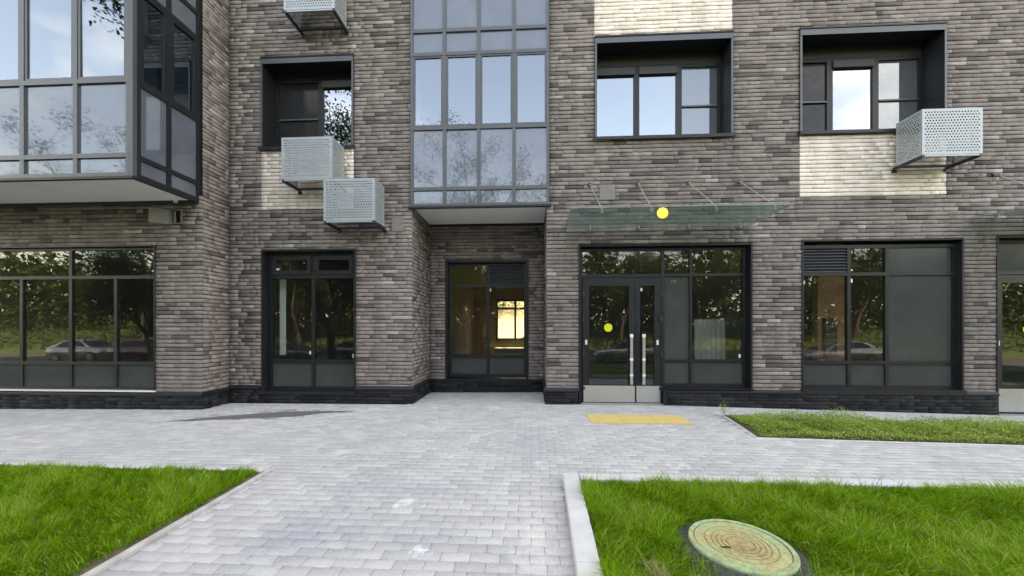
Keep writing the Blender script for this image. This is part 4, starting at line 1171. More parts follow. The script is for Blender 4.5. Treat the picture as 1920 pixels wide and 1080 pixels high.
fGS, pgs = glazing('bay_return', plusx(-6.335), [(3.965, 4.300, sus, 'ss'), (4.300, 5.500, sus, 'ss'), (5.500, 7.06, sus, 'uu'), (7.06, 7.53, sus, 'ss'), (7.53, 8.68, sus, 'ss')],
                   0, .075, M['casing'], 'narrow dark framed side of the projecting glazed bay', paneset=PS, deep=.10, edge=.06)
sa = MB()
for (u0, u1, z0, z1, kd) in pgs:
    if kd == 'u':
        for a, b, c, d in ((u0, u0 + .05, z0, z1), (u1 - .05, u1, z0, z1), (u0 + .05, u1 - .05, z0, z0 + .05), (u0 + .05, u1 - .05, z1 - .05, z1)):
            mbox(sa, plusx(-6.335), a, b, .004, .06, c, d)
sa.build('sash', M['casing'], fGS)
MB().box(-6.393, -6.337, YG + .002, YG + .068, 3.967, 8.68).build('corner_post', M['bayframe'], fGA)
MB().box(-13.9, -6.325, YG - .012, YG + .05, 3.925, 3.963).build('edge_trim', M['casing'], fGA)
MB().box(-6.385, -6.323, YG + .052, YA - .016, 3.925, 3.963).build('edge_trim', M['casing'], fGS)
MB().box(-13.9, -6.39, YG + .052, YA - .02, 3.950, 4.02).build('soffit', M['soffit'], fGA)
MB().box(-13.9, -6.40, YA - .10, YA - .018, 3.915, 3.949).build('soffit_trim', M['cable'], fGA)
MB().box(-6.72, -6.66, YA - .13, YA - .10, 3.905, 3.949).build('soffit_clip', M['white'], fGA)

# ---- entrance: side light, transom and two door leaves
DY = .12
fE = MB()
P_ = lambda u0, u1, z0, z1, d0=DY, d1=DY + .08: mbox(fE, front(YB), u0, u1, d0, d1, z0, z1)
zb = .045
P_(.975, 1.030, zb, 3.14); P_(2.590, 2.655, zb, 3.14); P_(4.175, 4.235, .37, 3.14)
P_(1.030, 2.590, 3.085, 3.14, DY + .002, DY + .078); P_(2.655, 4.175, 3.085, 3.14, DY + .002, DY + .078)
P_(1.030, 2.590, 2.555, 2.625, DY + .002, DY + .078); P_(2.655, 4.175, 2.570, 2.625, DY + .002, DY + .078)
P_(2.655, 4.175, .865, .915, DY + .002, DY + .078); P_(2.655, 4.175, .37, .435, DY + .002, DY + .078)
P_(3.145, 3.195, .435, .865); P_(3.145, 3.195, .915, 2.570); P_(3.145, 3.195, 2.625, 3.085)
ent = fE.build('entrance_frame', M['frame'], bld); ent['label'] = 'dark frame of the glazed entrance with side light'
def pane(u0, u1, z0, z1, m_, par=ent, d=DY + .035):
    return mbox(MB(), front(YB), u0 - .006, u1 + .006, d, d + .008, z0 - .006, z1 + .006).build('pane', m_, par)
pane(1.030, 2.590, 2.625, 3.085, M['gc'])
pane(2.655, 3.145, 2.625, 3.085, M['gc']); pane(3.195, 4.175, 2.625, 3.085, M['gc'])
pn = pane(2.655, 3.145, .915, 2.570, M['gf']); pane(3.195, 4.175, .915, 2.570, M['gc'])
pane(2.655, 3.145, .435, .865, M['gf']); pane(3.195, 4.175, .435, .865, M['gf'])
casing(ent, front(YB), (C_DOOR[0], C_DOOR[1], .0, C_DOOR[3]), .24, t=.028, sill=False)
s = MB(); q = [(2.66, YB - .05, .345), (4.30, YB - .05, .345), (4.30, YB + .2, .358), (2.66, YB + .2, .358)]
s.hexa(q + [(x, yy, zz_ + .012) for x, yy, zz_ in q]); s.build('sill', M['casing'], ent)
MB().box(2.60, 2.655, YB - .03, YB + .10, .0, .345).build('end_post', M['casing'], ent)
def text_mesh(txt, size, loc, mat, parent, name):
    cu = bpy.data.curves.new(name, 'FONT'); cu.body = txt; cu.size = size; cu.align_x = 'CENTER'; cu.extrude = .0004
    t = bpy.data.objects.new('tmp', cu); COL.objects.link(t)
    dg = bpy.context.evaluated_depsgraph_get(); me = bpy.data.meshes.new_from_object(t.evaluated_get(dg))
    bpy.data.objects.remove(t); me.materials.append(mat)
    o = bpy.data.objects.new(name, me); place(o, parent, loc); o.rotation_euler = (R(90), 0, 0); return o
text_mesh('197', .085, (2.845, YB + DY + .033, 2.44), M['panel'], ent, 'number')

def leaf(u0, u1, label, pane_in, hx, sticker):
    m_ = MB(); d0 = DY - .012; d1 = DY + .05
    z0, z1 = zb + .005, 2.545
    mbox(m_, front(YB), u0, pane_in[0], d0, d1, z0, z1); mbox(m_, front(YB), pane_in[1], u1, d0, d1, z0, z1)
    mbox(m_, front(YB), pane_in[0], pane_in[1], d0 + .002, d1 - .002, pane_in[3], z1); mbox(m_, front(YB), pane_in[0], pane_in[1], d0 + .002, d1 - .002, z0, pane_in[2])
    L = m_.build('door', M['casing'], bld); L['label'] = label
    pane(*pane_in, M['gc'], L, d0 + .028)
    mbox(MB(), front(YB), u0 + .012, u1 - .012, d0 - .006, d0 - .002, zb + .012, .385).build('kick_plate', M['steel'], L)
    h = MB(); Y0 = YB + d0
    h.box(hx - .026, hx + .026, Y0 - .085, Y0 - .055, .42, 1.42)
    hd = h.build('handle', M['steel'], L, bevel=.004)
    for zz_ in (.62, 1.27):
        MB().box(hx - .012, hx + .012, Y0 - .0555, Y0 + .001, zz_ - .012, zz_ + .012).build('handle_bracket', M['steel'], hd if False else L)
    for zz_, hh in ((1.355, .06), (.895, .045), (.585, .04)):
        MB().box(hx - .030, hx + .030, Y0 - .089, Y0 - .051, zz_, zz_ + hh).build('protective_film', M['film'], L)
    ux = u0 if sticker else u1
    for zz_ in (.33, 1.02, 1.72, 2.22):
        s_ = 1 if sticker else -1
        mb = MB(); mb.tube((ux + s_ * -.004, Y0 - .016, zz_ - .065), (ux + s_ * -.004, Y0 - .016, zz_ + .065), .016, k=10)
        mbox(mb, front(Y0), ux - .04, ux + .04, -.014, -.001, zz_ - .03, zz_ + .03)
        mb.build('hinge', M['bracket'], L)
    mbox(MB(), front(Y0), ux + (.045 if sticker else -.085), ux + (.085 if sticker else -.045), -.004, -.0005, 1.205, 1.30).build('label_sticker', M['film'], L)
    return L
dl = leaf(1.040, 2.080, 'wide glass door leaf with yellow disc and steel kick plate', (1.165, 1.955, .40, 2.385), 1.985, True)
mb = MB(); mb.tube((1.548, YB + DY + .008, 1.548), (1.548, YB + DY + .014, 1.548), .083, k=32)
mb.build('warning_disc', M['sticker'], dl)
dr = leaf(2.088, 2.580, 'narrow glass door leaf with steel kick plate', (2.175, 2.455, .40, 2.385), 2.225, False)
mbox(MB(), front(YB), 2.0825, 2.0855, DY - .018, DY + .03, .07, 2.54).build('astragal', M['bracket'], dr)
MB().box(1.0, 2.62, YB + .03, YB + .2, .02, .044).build('threshold', M['steel'], ent)

# second entrance at the far right
fE = MB()
for u0, u1, z0, z1 in ((8.75, 8.81, .0, 3.22), (10.40, 10.46, .0, 3.22), (11.82, 11.88, .0, 3.22)): P_(u0, u1, z0, z1)
for u0, u1 in ((8.81, 10.40), (10.46, 11.82)):
    P_(u0, u1, 3.16, 3.22, DY + .002, DY + .078); P_(u0, u1, 2.56, 2.63, DY + .002, DY + .078)
P_(10.46, 11.82, -.05, .4, DY + .002, DY + .078)
ent2 = fE.build('entrance_frame', M['frame'], bld); ent2['label'] = 'dark frame of the second entrance cut by the picture edge'
pane(8.81, 10.40, 2.63, 3.16, M['gf'], ent2); pane(10.46, 11.82, 2.63, 3.16, M['gf'], ent2); pane(10.46, 11.82, .4, 2.56, M['gc'], ent2)
casing(ent2, front(YB), (C_DR2[0], C_DR2[1], -.12, C_DR2[3]), .24, t=.028, sill=False)
zb_keep = zb; zb = -.07
d2 = leaf(8.82, 10.39, 'glass door of the second entrance with white label', (8.95, 10.25, .28, 2.40), 10.31, True)
mb = MB(); mb.tube((9.43, YB + DY + .008, 1.51), (9.43, YB + DY + .014, 1.51), .083, k=32)
mb.build('warning_disc', M['sticker'], d2)
zb = zb_keep

# small white transport labels on the frames
def lab(u, z, w, h, d, par, Y=YB):
    mbox(MB(), front(Y), u - w / 2, u + w / 2, d - .003, d - .0006, z - h / 2, z + h / 2).build('label_sticker', M['film'], par)
lab(6.205, 2.665, .055, .03, .113, fC); lab(6.215, 2.46, .032, .075, .113, fC); lab(5.325, 2.43, .03, .07, .113, fC)
lab(-4.655, 1.02, .035, .07, .168, fB); lab(-3.72, .955, .04, .08, .168, fB); lab(-5.35, 2.78, .07, .035, .150, fB); lab(-3.80, 2.985, .03, .06, .150, fB)
lab(-.985, 2.46, .03, .075, .13, fR, YR); lab(-1.89, 3.06, .07, .025, .13, fR, YR)
lab(4.125, .985, .04, .07, DY + .03, ent); lab(2.205, 2.31, .035, .06, DY + .01, dr)

# ---- access covers and the open hatch in the brickwork
def access(x0, x1, z0, z1):
    m_ = MB().box(x0, x1, YB - .012, YB + .02, z0, z1)
    c_ = m_.build('access_cover', M['panel'], bld); c_['label'] = 'flush grey metal access cover in the brickwork'
    MB().tube(((x0 + x1) / 2 + .08, YB - .016, (z0 + z1) / 2), ((x0 + x1) / 2 + .08, YB - .011, (z0 + z1) / 2), .008).build('lock', M['cable'], c_)
access(1.355, 1.652, 4.075, 4.375)
access(-2.835, -2.585, 3.515, 3.815)
hb = MB(); X0, X1, Z0, Z1 = HATCH
hb.box(X0, X1, YA + .20, YA + .22, Z0, Z1); hb.box(X0 - .004, X0 + .012, YA - .010, YA + .2, Z0, Z1); hb.box(X1 - .012, X1 + .010, YA - .010, YA + .2, Z0, Z1)
hb.box(X0 + .012, X1 - .012, YA - .008, YA + .2, Z0 - .004, Z0 + .012); hb.box(X0 + .012, X1 - .012, YA - .008, YA + .2, Z1 - .012, Z1 + .004)
hatch = hb.build('wall_hatch', M['panel'], bld); hatch['label'] = 'open service hatch under the glazed bay'
MB().tube((X0 + .05, YA + .08, Z0 + .012), (X0 + .07, YA + .05, Z1 - .03), .018).build('pipe', M['rod'], hatch)
a_ = R(152); L_ = .275
ca, sa_ = math.cos(a_), math.sin(a_)
q = [(X0 - .006, YA - .014, Z0), (X0 - .006 + L_ * ca, YA - .014 - L_ * sa_, Z0), (X0 - .006 + L_ * ca + .008 * sa_, YA - .014 - L_ * sa_ - .008 * ca * -1, Z0), (X0 - .006 + .008 * sa_, YA - .014 + .008 * ca * -1, Z0)]
MB().hexa(q + [(x, yy, Z1) for x, yy, zz_ in q]).build('hatch_door', M['panel'], hatch)
# wire ends under the soffits
def wire(pts_, parent):
    m_ = MB()
    for a, b in zip(pts_[:-1], pts_[1:]): m_.tube(a, b, .004, .003, 5)
    m_.build('wire', M['white'], parent)
wire([(-8.35, 5.9, 3.95), (-8.33, 5.88, 3.88), (-8.25, 5.88, 3.84), (-8.27, 5.9, 3.79)], fGA)
wire([(-1.55, 8.0, 4.02), (-1.53, 8.0, 3.96), (-1.47, 8.0, 3.90)], fBay)

# ================================================================== THINGS ON THE FACADE
def perf(w, h, nx, ny, hole):
    """sheet with staggered holes, in the xz plane, centred"""
    V, Fq = [], []
    m = .035
    px_, pz_ = (w - 2 * m) / (nx + .5), (h - 2 * m) / ny
    def q(*p):
        n = len(V); V.extend(p); Fq.append(tuple(range(n, n + len(p))))
    x0, z0 = -w / 2, -h / 2
    q((x0, 0, z0), (x0 + w, 0, z0), (x0 + w, 0, z0 + m), (x0, 0, z0 + m)); q((x0, 0, z0 + h - m), (x0 + w, 0, z0 + h - m), (x0 + w, 0, z0 + h), (x0, 0, z0 + h))
    for r_ in range(ny):
        za, zb_ = z0 + m + r_ * pz_, z0 + m + (r_ + 1) * pz_
        sh = (0.5 * px_) if r_ % 2 else 0
        xs = x0 + m + sh
        q((x0, 0, za), (xs, 0, za), (xs, 0, zb_), (x0, 0, zb_)); xe = xs + nx * px_
        q((xe, 0, za), (x0 + w, 0, za), (x0 + w, 0, zb_), (xe, 0, zb_))
        for c_ in range(nx):
            a, b = xs + c_ * px_, xs + (c_ + 1) * px_
            cx, cz = (a + b) / 2, (za + zb_) / 2
            O_ = [(a, za), (cx, za), (b, za), (b, cz), (b, zb_), (cx, zb_), (a, zb_), (a, cz)]
            hh = hole / 2; k_ = hh * .84
            I_ = [(cx - k_, cz - k_), (cx, cz - hh), (cx + k_, cz - k_), (cx + hh, cz), (cx + k_, cz + k_), (cx, cz + hh), (cx - k_, cz + k_), (cx - hh, cz)]
            n = len(V); V.extend([(x, 0, z) for x, z in O_] + [(x, 0, z) for x, z in I_])
            for i in range(8):
                j = (i + 1) % 8
                Fq.append((n + i, n + j, n + 8 + j, n + 8 + i))
    me = mesh_np('perforated_panel', V, Fq); me.materials.append(M['galv'])
    return me
ME_F, ME_S = perf(1.0, .80, 18, 15, .0275), perf(.46, .80, 8, 15, .0275)
def basket(x0, ztop, label):
    W_, H_, D_ = 1.0, .80, .50
    z0 = ztop - H_; yf = YB - .54
    g_ = tag(empty('air_conditioner_basket', (x0 + W_ / 2, YB, z0)), label, 'air conditioner basket', 'perforated metal air conditioner baskets on the facade')
    def sheet(nm, me, loc, rz):
        o = bpy.data.objects.new(nm, me); place(o, g_, loc); o.rotation_euler.z = rz
        s_ = o.modifiers.new('thickness', 'SOLIDIFY'); s_.thickness = .003; s_.offset = 0
        return o
    sheet('front_panel', ME_F, (x0 + W_ / 2, yf, z0 + H_ / 2), 0)
    sheet('side_panel', ME_S, (x0 + .003, yf + .235, z0 + H_ / 2), R(90)); sheet('side_panel', ME_S, (x0 + W_ - .003, yf + .235, z0 + H_ / 2), R(90))
    fr_ = MB()
    for xx in (x0 + .006, x0 + W_ - .026):
        for yy in (yf + .004, yf + .445): fr_.box(xx, xx + .02, yy, yy + .02, z0 + .002, ztop - .002)
        fr_.box(xx, xx + .02, yf + .025, yf + .444, ztop - .024, ztop - .004)
    fr_.box(x0 + .027, x0 + W_ - .027, yf + .004, yf + .022, ztop - .026, ztop - .006)
    fr_.build('frame', M['galv'], g_)
    MB().box(x0 + .004, x0 + W_ - .004, yf + .003, yf + .47, ztop - .0038, ztop - .001).build('shade_cover', M['galv'], g_)  # unseen solid cover, added to darken the inside of the basket
    for xx in (x0 + .004, x0 + W_ - .049):
        b_ = MB().box(xx, xx + .045, yf + .002, YB - .004, z0 - .050, z0 - .003); b_.box(xx - .02, xx + .065, YB - .016, YB - .003, z0 - .10, z0 - .0505)
        b_.build('bracket', M['bracket'], g_)
    MB().box(x0 + .05, x0 + W_ - .05, YB - .13, YB - .09, z0 - .045, z0 - .012).build('cross_rail', M['bracket'], g_)
    MB().box(x0 + .05, x0 + W_ - .05, yf + .003, yf + .03, z0 - .030, z0 - .004).build('front_rail', M['galv'], g_)
    return g_
basket(-4.745, 8.44, 'perforated metal basket cut by the top edge, above the window with mirrored leaves')
basket(-4.790, 5.195, 'perforated metal basket in front of the cream panel below the window with mirrored leaves')
basket(-3.960, 4.385, 'lowest perforated metal basket, beside the recess with the flat grey bay')
basket(6.860, 5.385, 'perforated metal basket on the cream panel under the upper window farthest from the recess')

def canopy(x0, x1, zw, zo, yo, label, rods, zrod):
    c_ = tag(empty('glass_canopy', ((x0 + x1) / 2, YB, zw)), label, 'canopy', 'glass canopies over the entrances')
    q = [(x0, yo, zo), (x1, yo, zo), (x1, YB - .04, zw), (x0, YB - .04, zw)]
    MB().hexa(q + [(x, yy, zz_ + .016) for x, yy, zz_ in q]).build('pane', M['green'], c_)
    for (xa, xb) in rods:
        yb_ = yo + .17; zz_ = zo + (zw - zo) * (yb_ - yo) / (YB - yo)
        r_ = MB(); r_.tube((xa, YB - .03, zrod), (xb, yb_, zz_ + .05), .008, k=8); r_.tube((xa, YB - .12, zrod - .04), (xa + .0, YB + .01, zrod), .014, k=8)
        r_.build('rod', M['rod'], c_)
        a_ = MB(); a_.lathe([(.0001, zrod + .0), (.001, zrod)], 6, xa, YB - .03); 
        MB().tube((xa, YB - .022, zrod), (xa, YB + .006, zrod), .034, k=14).build('anchor', M['bracket'], c_)
        f_ = MB(); f_.tube((xb, yb_, zz_ - .022), (xb, yb_, zz_ + .055), .017, k=10); f_.tube((xb, yb_, zz_ - .03), (xb, yb_, zz_ - .003), .028, k=12)
        f_.build('point_fixing', M['rod'], c_)
        w_ = MB(); w_.box(xa - .018, xa + .018, YB - .085, YB - .002, zw - .035, zw - .004); w_.tube((xa, YB - .06, zw - .05), (xa, YB - .06, zw + .03), .018, k=10)
        w_.build('wall_clip', M['rod'], c_)
    return c_
can = canopy(.655, 4.235, 3.515, 3.535, 6.20, 'green tinted glass canopy on steel rods above the entrance with the yellow lamp', [(1.155, 1.20), (2.095, 2.03), (3.06, 3.10), (4.02, 4.05)], 4.375)
canopy(8.22, 11.8, 3.62, 3.44, 6.20, 'green glass canopy cut by the picture edge above the second entrance', [(8.66, 8.75), (9.85, 9.9), (10.9, 10.95)], 4.42)

# round wall lamp, switched on
lm = tag(empty('wall_lamp', (2.565, YB, 3.79)), 'round glowing yellow lamp on the wall above the entrance canopy', 'lamp')
lamp_m, n_, l_, p_ = new_mat('lamp_glow')
p_.inputs['Base Color'].default_value = (0.9, 0.75, 0.2, 1); p_.inputs['Emission Color'].default_value = (1.0, 0.80, 0.12, 1); p_.inputs['Emission Strength'].default_value = 0.40
mb = MB(); prof_ = [(.0001, -.075), (.05, -.07), (.085, -.052), (.104, -.02), (.106, 0)]
k = 28
for i in range(k):
    t = 2 * math.pi * i / k
    for r_, d in prof_: mb.v.append((2.565 + r_ * math.cos(t), YB - .02 + d, 3.79 + r_ * math.sin(t)))
for i in range(k):
    for j in range(4):
        a, b = i * 5 + j, ((i + 1) % k) * 5 + j; mb.f.append((a, b, b + 1, a + 1))
mb.build('lamp_shade', lamp_m, lm, smooth=True)
mb = MB(); mb.tube((2.565, YB - .022, 3.79), (2.565, YB + .004, 3.79), .112, k=28); mb.build('base', M['panel'], lm)
MB().tube((2.46, YB - .03, 3.78), (2.40, YB - .02, 3.775), .012).build('cable_gland', M['cable'], lm)
cw = MB(); cw.tube((2.56, YB - .02, 3.60), (2.72, YB - .02, 3.70), .005, k=6); cw.tube((2.72, YB - .02, 3.70), (2.86, YB - .02, 3.80), .005, k=6); cw.build('cable', M['cable'], lm)

# ================================================================== THINGS BEHIND THE GLASS
def pleats(name, mp, u0, u1, z0, z1, label, n_=9, amp=.025):
    m_ = MB(); k = n_ * 4
    for i in range(k):
        ua, ub = u0 + (u1 - u0) * i / k, u0 + (u1 - u0) * (i + 1) / k
        da, db = amp * math.sin(i * math.pi / 2), amp * math.sin((i + 1) * math.pi / 2)
        m_.hexa([mp(ua, da, z0), mp(ub, db, z0), mp(ub, db + .004, z0), mp(ua, da + .004, z0), mp(ua, da, z1), mp(ub, db, z1), mp(ub, db + .004, z1), mp(ua, da + .004, z1)])
    return tag(m_.build(name, M['curtain'], None), label, 'curtain')
pleats('curtain', front(YB + .42), -5.50, -5.36, .95, 2.60, 'narrow pale curtain at the edge of the narrow shop window', 2)
pleats('curtain', plusx(-6.60), 6.20, 6.62, 4.9, 7.0, 'white curtain behind the side of the projecting glazed bay', 4)
bd = MB(); q = [(-2.36, YB + .20, 5.58), (-2.22, YB + .20, 5.58), (-2.22, YB + .22, 5.58), (-2.36, YB + .22, 5.58)]
bd.hexa(q + [(x - .04 if i in (0, 3) else x - .14, yy, 6.75) for i, (x, yy, zz_) in enumerate(q)])
tag(bd.build('board', M['white'], None), 'white board leaning behind the flat grey bay', 'board')
# fit-out of the right-hand unit
pt = MB().box(6.06, 6.60, 8.15, 8.30, G0 + .002, G1 - .002).build('partition', M['redbrick'], bld)
tag(MB().box(6.14, 6.38, 8.05, 8.148, .95, 1.75).build('distribution_box', M['cable'], None, bevel=.01), 'dark distribution box on the red brick partition inside', 'electrical box')
tag(MB().box(5.06, 5.52, 8.15, 8.22, G0 + .002, 1.70).build('board_sheet', M['conc'], None), 'grey board standing inside the shop window with the louvre', 'board')
cs = MB()
for i in range(12):
    a, b = 3.62 + i * .055, 3.62 + (i + 1) * .055
    cs.hexa([(a, 8.35 + .02 * (i % 2), G0), (b, 8.35 + .02 * ((i + 1) % 2), G0), (b, 8.37 + .02 * ((i + 1) % 2), G0), (a, 8.37 + .02 * (i % 2), G0),
             (a, 8.42 + .02 * (i % 2), 1.72), (b, 8.42 + .02 * ((i + 1) % 2), 1.75), (b, 8.44 + .02 * ((i + 1) % 2), 1.75), (a, 8.44 + .02 * (i % 2), 1.72)])
tag(cs.build('corrugated_sheet', M['lightwall'], None), 'pale corrugated sheet leaning inside the side light of the entrance', 'sheet')
tag(MB().box(-1.6, -.1, 16.3, 16.9, G0 + .001, .60).box(-1.62, -.08, 16.28, 16.92, .60, .64).build('bench', M['white'], None), 'low white bench in the lobby behind the recess window', 'bench')

# ================================================================== ACROSS THE STREET (seen mirrored in the glass)
def make_tree(seed, h, rad, nleaf, trunk_h):
    r = np.random.default_rng(seed); pr_ = random.Random(seed)
    tm = MB()
    def limb(p, d, L, r0, lev, tips):
        seg = 3
        for s in range(seg):
            d2 = (d + Vector((pr_.gauss(0, .14), pr_.gauss(0, .14), pr_.gauss(.04, .08)))).normalized()
            e = p + d2 * (L / seg); r1 = r0 * .82
            tm.tube(p, e, r0, r1, 7, cap=False); p, d, r0 = e, d2, r1
            if lev > 0 and s > 0:
                for _ in range(2):
                    a = pr_.uniform(0, 6.28); w = Vector((math.cos(a), math.sin(a), pr_.uniform(.1, .7)))
                    limb(p, (d * .45 + w * .8).normalized(), L * pr_.uniform(.5, .72), r0 * .6, lev - 1, tips)
        tips.append(p)
    tips = []
    limb(Vector((0, 0, 0)), Vector((0, 0, 1)), trunk_h * 1.5, h * .018, 0, tips)
    base = tips.pop()
    for _ in range(6):
        a = pr_.uniform(0, 6.28); limb(Vector((0, 0, trunk_h * pr_.uniform(.75, 1.3))), Vector((math.cos(a) * .8, math.sin(a) * .8, pr_.uniform(.5, 1.2))).normalized(), rad * pr_.uniform(.6, .95), h * .009, 2, tips)
    limb(base, Vector((0, 0, 1)), h - trunk_h * 1.6, h * .011, 2, tips)
    T = np.array([tuple(t) for t in tips])
    cz = (trunk_h + h) / 2 + .1 * h
    extra = r.normal(0, 1, (90, 3)); extra /= np.linalg.norm(extra, axis=1)[:, None]
    extra = extra * (r.uniform(.35, 1.0, 90) ** .5)[:, None] * np.array([rad, rad, (h - trunk_h) / 2]) + np.array([0, 0, cz])
    T = np.concatenate([T, extra]); T = T[T[:, 2] > trunk_h * .7]
    idx = r.integers(0, len(T), nleaf)
    C = T[idx] + r.normal(0, 1, (nleaf, 3)) * (.36 * rad / 3.2)
    tint = .5 + .25 * np.sin(idx * 12.9898) + r.normal(0, .15, nleaf)
    global rng
    keep_ = rng; rng = r
    lm_ = leaf_mass('crown', C, r.uniform(.10, .19, nleaf), tint, M['leaf'], .7); rng = keep_
    tmesh = mesh_np('trunk', tm.v, tm.f); tmesh.materials.append(M['bark'])
    return tmesh, lm_
TREES = [make_tree(3, 11.5, 3.6, 42000, 2.4), make_tree(5, 13.0, 3.2, 42000, 3.0), make_tree(8, 9.5, 3.9, 42000, 1.8)]
def gprof(y): return float(np.interp(y, [p[0] for p in prof], [p[1] for p in prof]))
spots = [(-10.0, -3.2, 1, 1.0, 'tall tree on the near lawn opposite the narrow window'), (-24.5, -9.0, 0, .78, 'leafy tree on the near lawn opposite the glazed wing'), (-4.9, -17.2, 0, 1.15, 'broad tree opposite the flat grey bay'),
         (-38, -21, 0, 1, 'leafy tree beyond the street behind the silver car'), (-30, -22.5, 2, 1.1, 'spreading tree beyond the street behind the dark red car'), (-23, -20.5, 1, .9, 'slender tree beyond the street opposite the wing'),
         (-15, -22, 2, 1.15, 'spreading tree beyond the street, opposite the narrow window'), (-7, -21, 0, 1, 'leafy tree beyond the street opposite the recess'), (1.0, -22.5, 2, 1.1, 'spreading tree beyond the street opposite the path'),
         (8.5, -20.5, 0, .95, 'leafy tree beyond the street opposite the entrance'), (15.5, -22.5, 2, 1.1, 'spreading tree beyond the street opposite the louvred window'), (23, -21, 1, .85, 'slender tree beyond the street near the white car'),
         (31, -22.5, 0, 1, 'last leafy tree beyond the street opposite the second entrance')]
for i, (x, y, k, s_, lb) in enumerate(spots):
    t_ = tag(empty('street_tree', (x, y, gprof(y) - .05)), lb, 'tree', 'trees across the street')
    t_.rotation_euler.z = i * 2.1; t_.scale = (s_, s_, s_)
    for nm, me in (('trunk', TREES[k][0]), ('crown', TREES[k][1])):
        o = bpy.data.objects.new(nm, me); COL.objects.link(o); o.parent = t_
# bushes on the bank behind the block
BUSH = leaf_mass('crown', rng.normal(0, 1, (2600, 3)) * np.array([1.3, .8, .62]) + np.array([0, 0, .9]), rng.uniform(.10, .22, 2600), rng.uniform(.1, .9, 2600), M['leaf'], .7)
bst = MB()
for k in range(6): bst.tube((0, 0, -.1), (.8 * math.cos(k * 1.05), .5 * math.sin(k * 1.05), 1.2), .03, .01, 5)
bsm = mesh_np('stem', bst.v, bst.f); bsm.materials.append(M['bark'])
for i, x in enumerate((-2.6, 1.4)):
    t_ = tag(empty('bush', (x, 32.0, 3.1)), ('green bush on the sandy bank, over the mullion of the lobby window', 'green bush on the sandy bank, hidden beyond the lobby wall')[i], 'bush', 'bushes on the sandy bank'); t_.scale = (.9,) * 3
    for nm, me in (('foliage', BUSH), ('stem', bsm)):
        o = bpy.data.objects.new(nm, me); COL.objects.link(o); o.parent = t_

# wood behind everything: one mass
nw = 80000
wx = rng.uniform(-95, 95, nw); wt = 9.5 + 2.4 * tri_noise(wx, wx * .3, .35, 1) + 1.4 * tri_noise(wx, wx * .7, 1.1, 4)
wy = -31 + rng.normal(0, 1.8, nw); wz = np.array([gprof(v) for v in wy]) + wt * rng.random(nw) ** 1.25
nb2 = nw // 3
wy[:nb2] -= 4.0
wk = ~((wx > -52) & (wx < -45) & (wz > 3))
nu = 26000                                  # undergrowth on the bank below the wood
ux = rng.uniform(-75, 75, nu); uy = rng.uniform(-27.5, -17.6, nu)
uz = np.array([gprof(v) for v in uy]) + .05 + (.45 + .4 * tri_noise(ux, uy, .8, 2)) * rng.random(nu)
WP = np.concatenate([np.stack([wx, wy, wz], 1)[wk], np.stack([ux, uy, uz], 1)])
WS = np.concatenate([np.where(np.arange(nw) < nb2, 1.25, .42)[wk] * rng.uniform(.75, 1.25, wk.sum()), rng.uniform(.15, .35, nu)])
me = leaf_mass('woodland', WP, WS, rng.uniform(.1, .9, len(WP)), M['leaf'], .7)
o = bpy.data.objects.new('woodland', me); place(o, None, (0, 0, 0)); tag(o, 'dense dark wood beyond the street trees', 'wood', None, 'stuff')

# picket fence on the bank
fy = -23.8; fz = gprof(fy)
fn = tag(empty('picket_fence', (-12, fy, fz)), 'dark steel picket fence on the bank beyond the street', 'fence')
fpm = mesh_np('picket', *(lambda m_: (m_.v, m_.f))(MB().box(-.012, .012, -.012, .012, .08, 2.15))); fpm.materials.append(M['fence'])
for i in range(260):
    o = bpy.data.objects.new('picket', fpm); place(o, fn, (-42 + i * .27, fy, fz))
for z_ in (.30, 1.95): MB().box(-42.2, 28.4, fy - .02, fy + .02, fz + z_, fz + z_ + .05).build('rail', M['fence'], fn)
fpp = mesh_np('post', *(lambda m_: (m_.v, m_.f))(MB().box(-.04, .04, -.05, .05, -.2, 2.2))); fpp.materials.append(M['fence'])
for i in range(25):
    o = bpy.data.objects.new('post', fpp); place(o, fn, (-42.1 + i * 2.93, fy, fz))

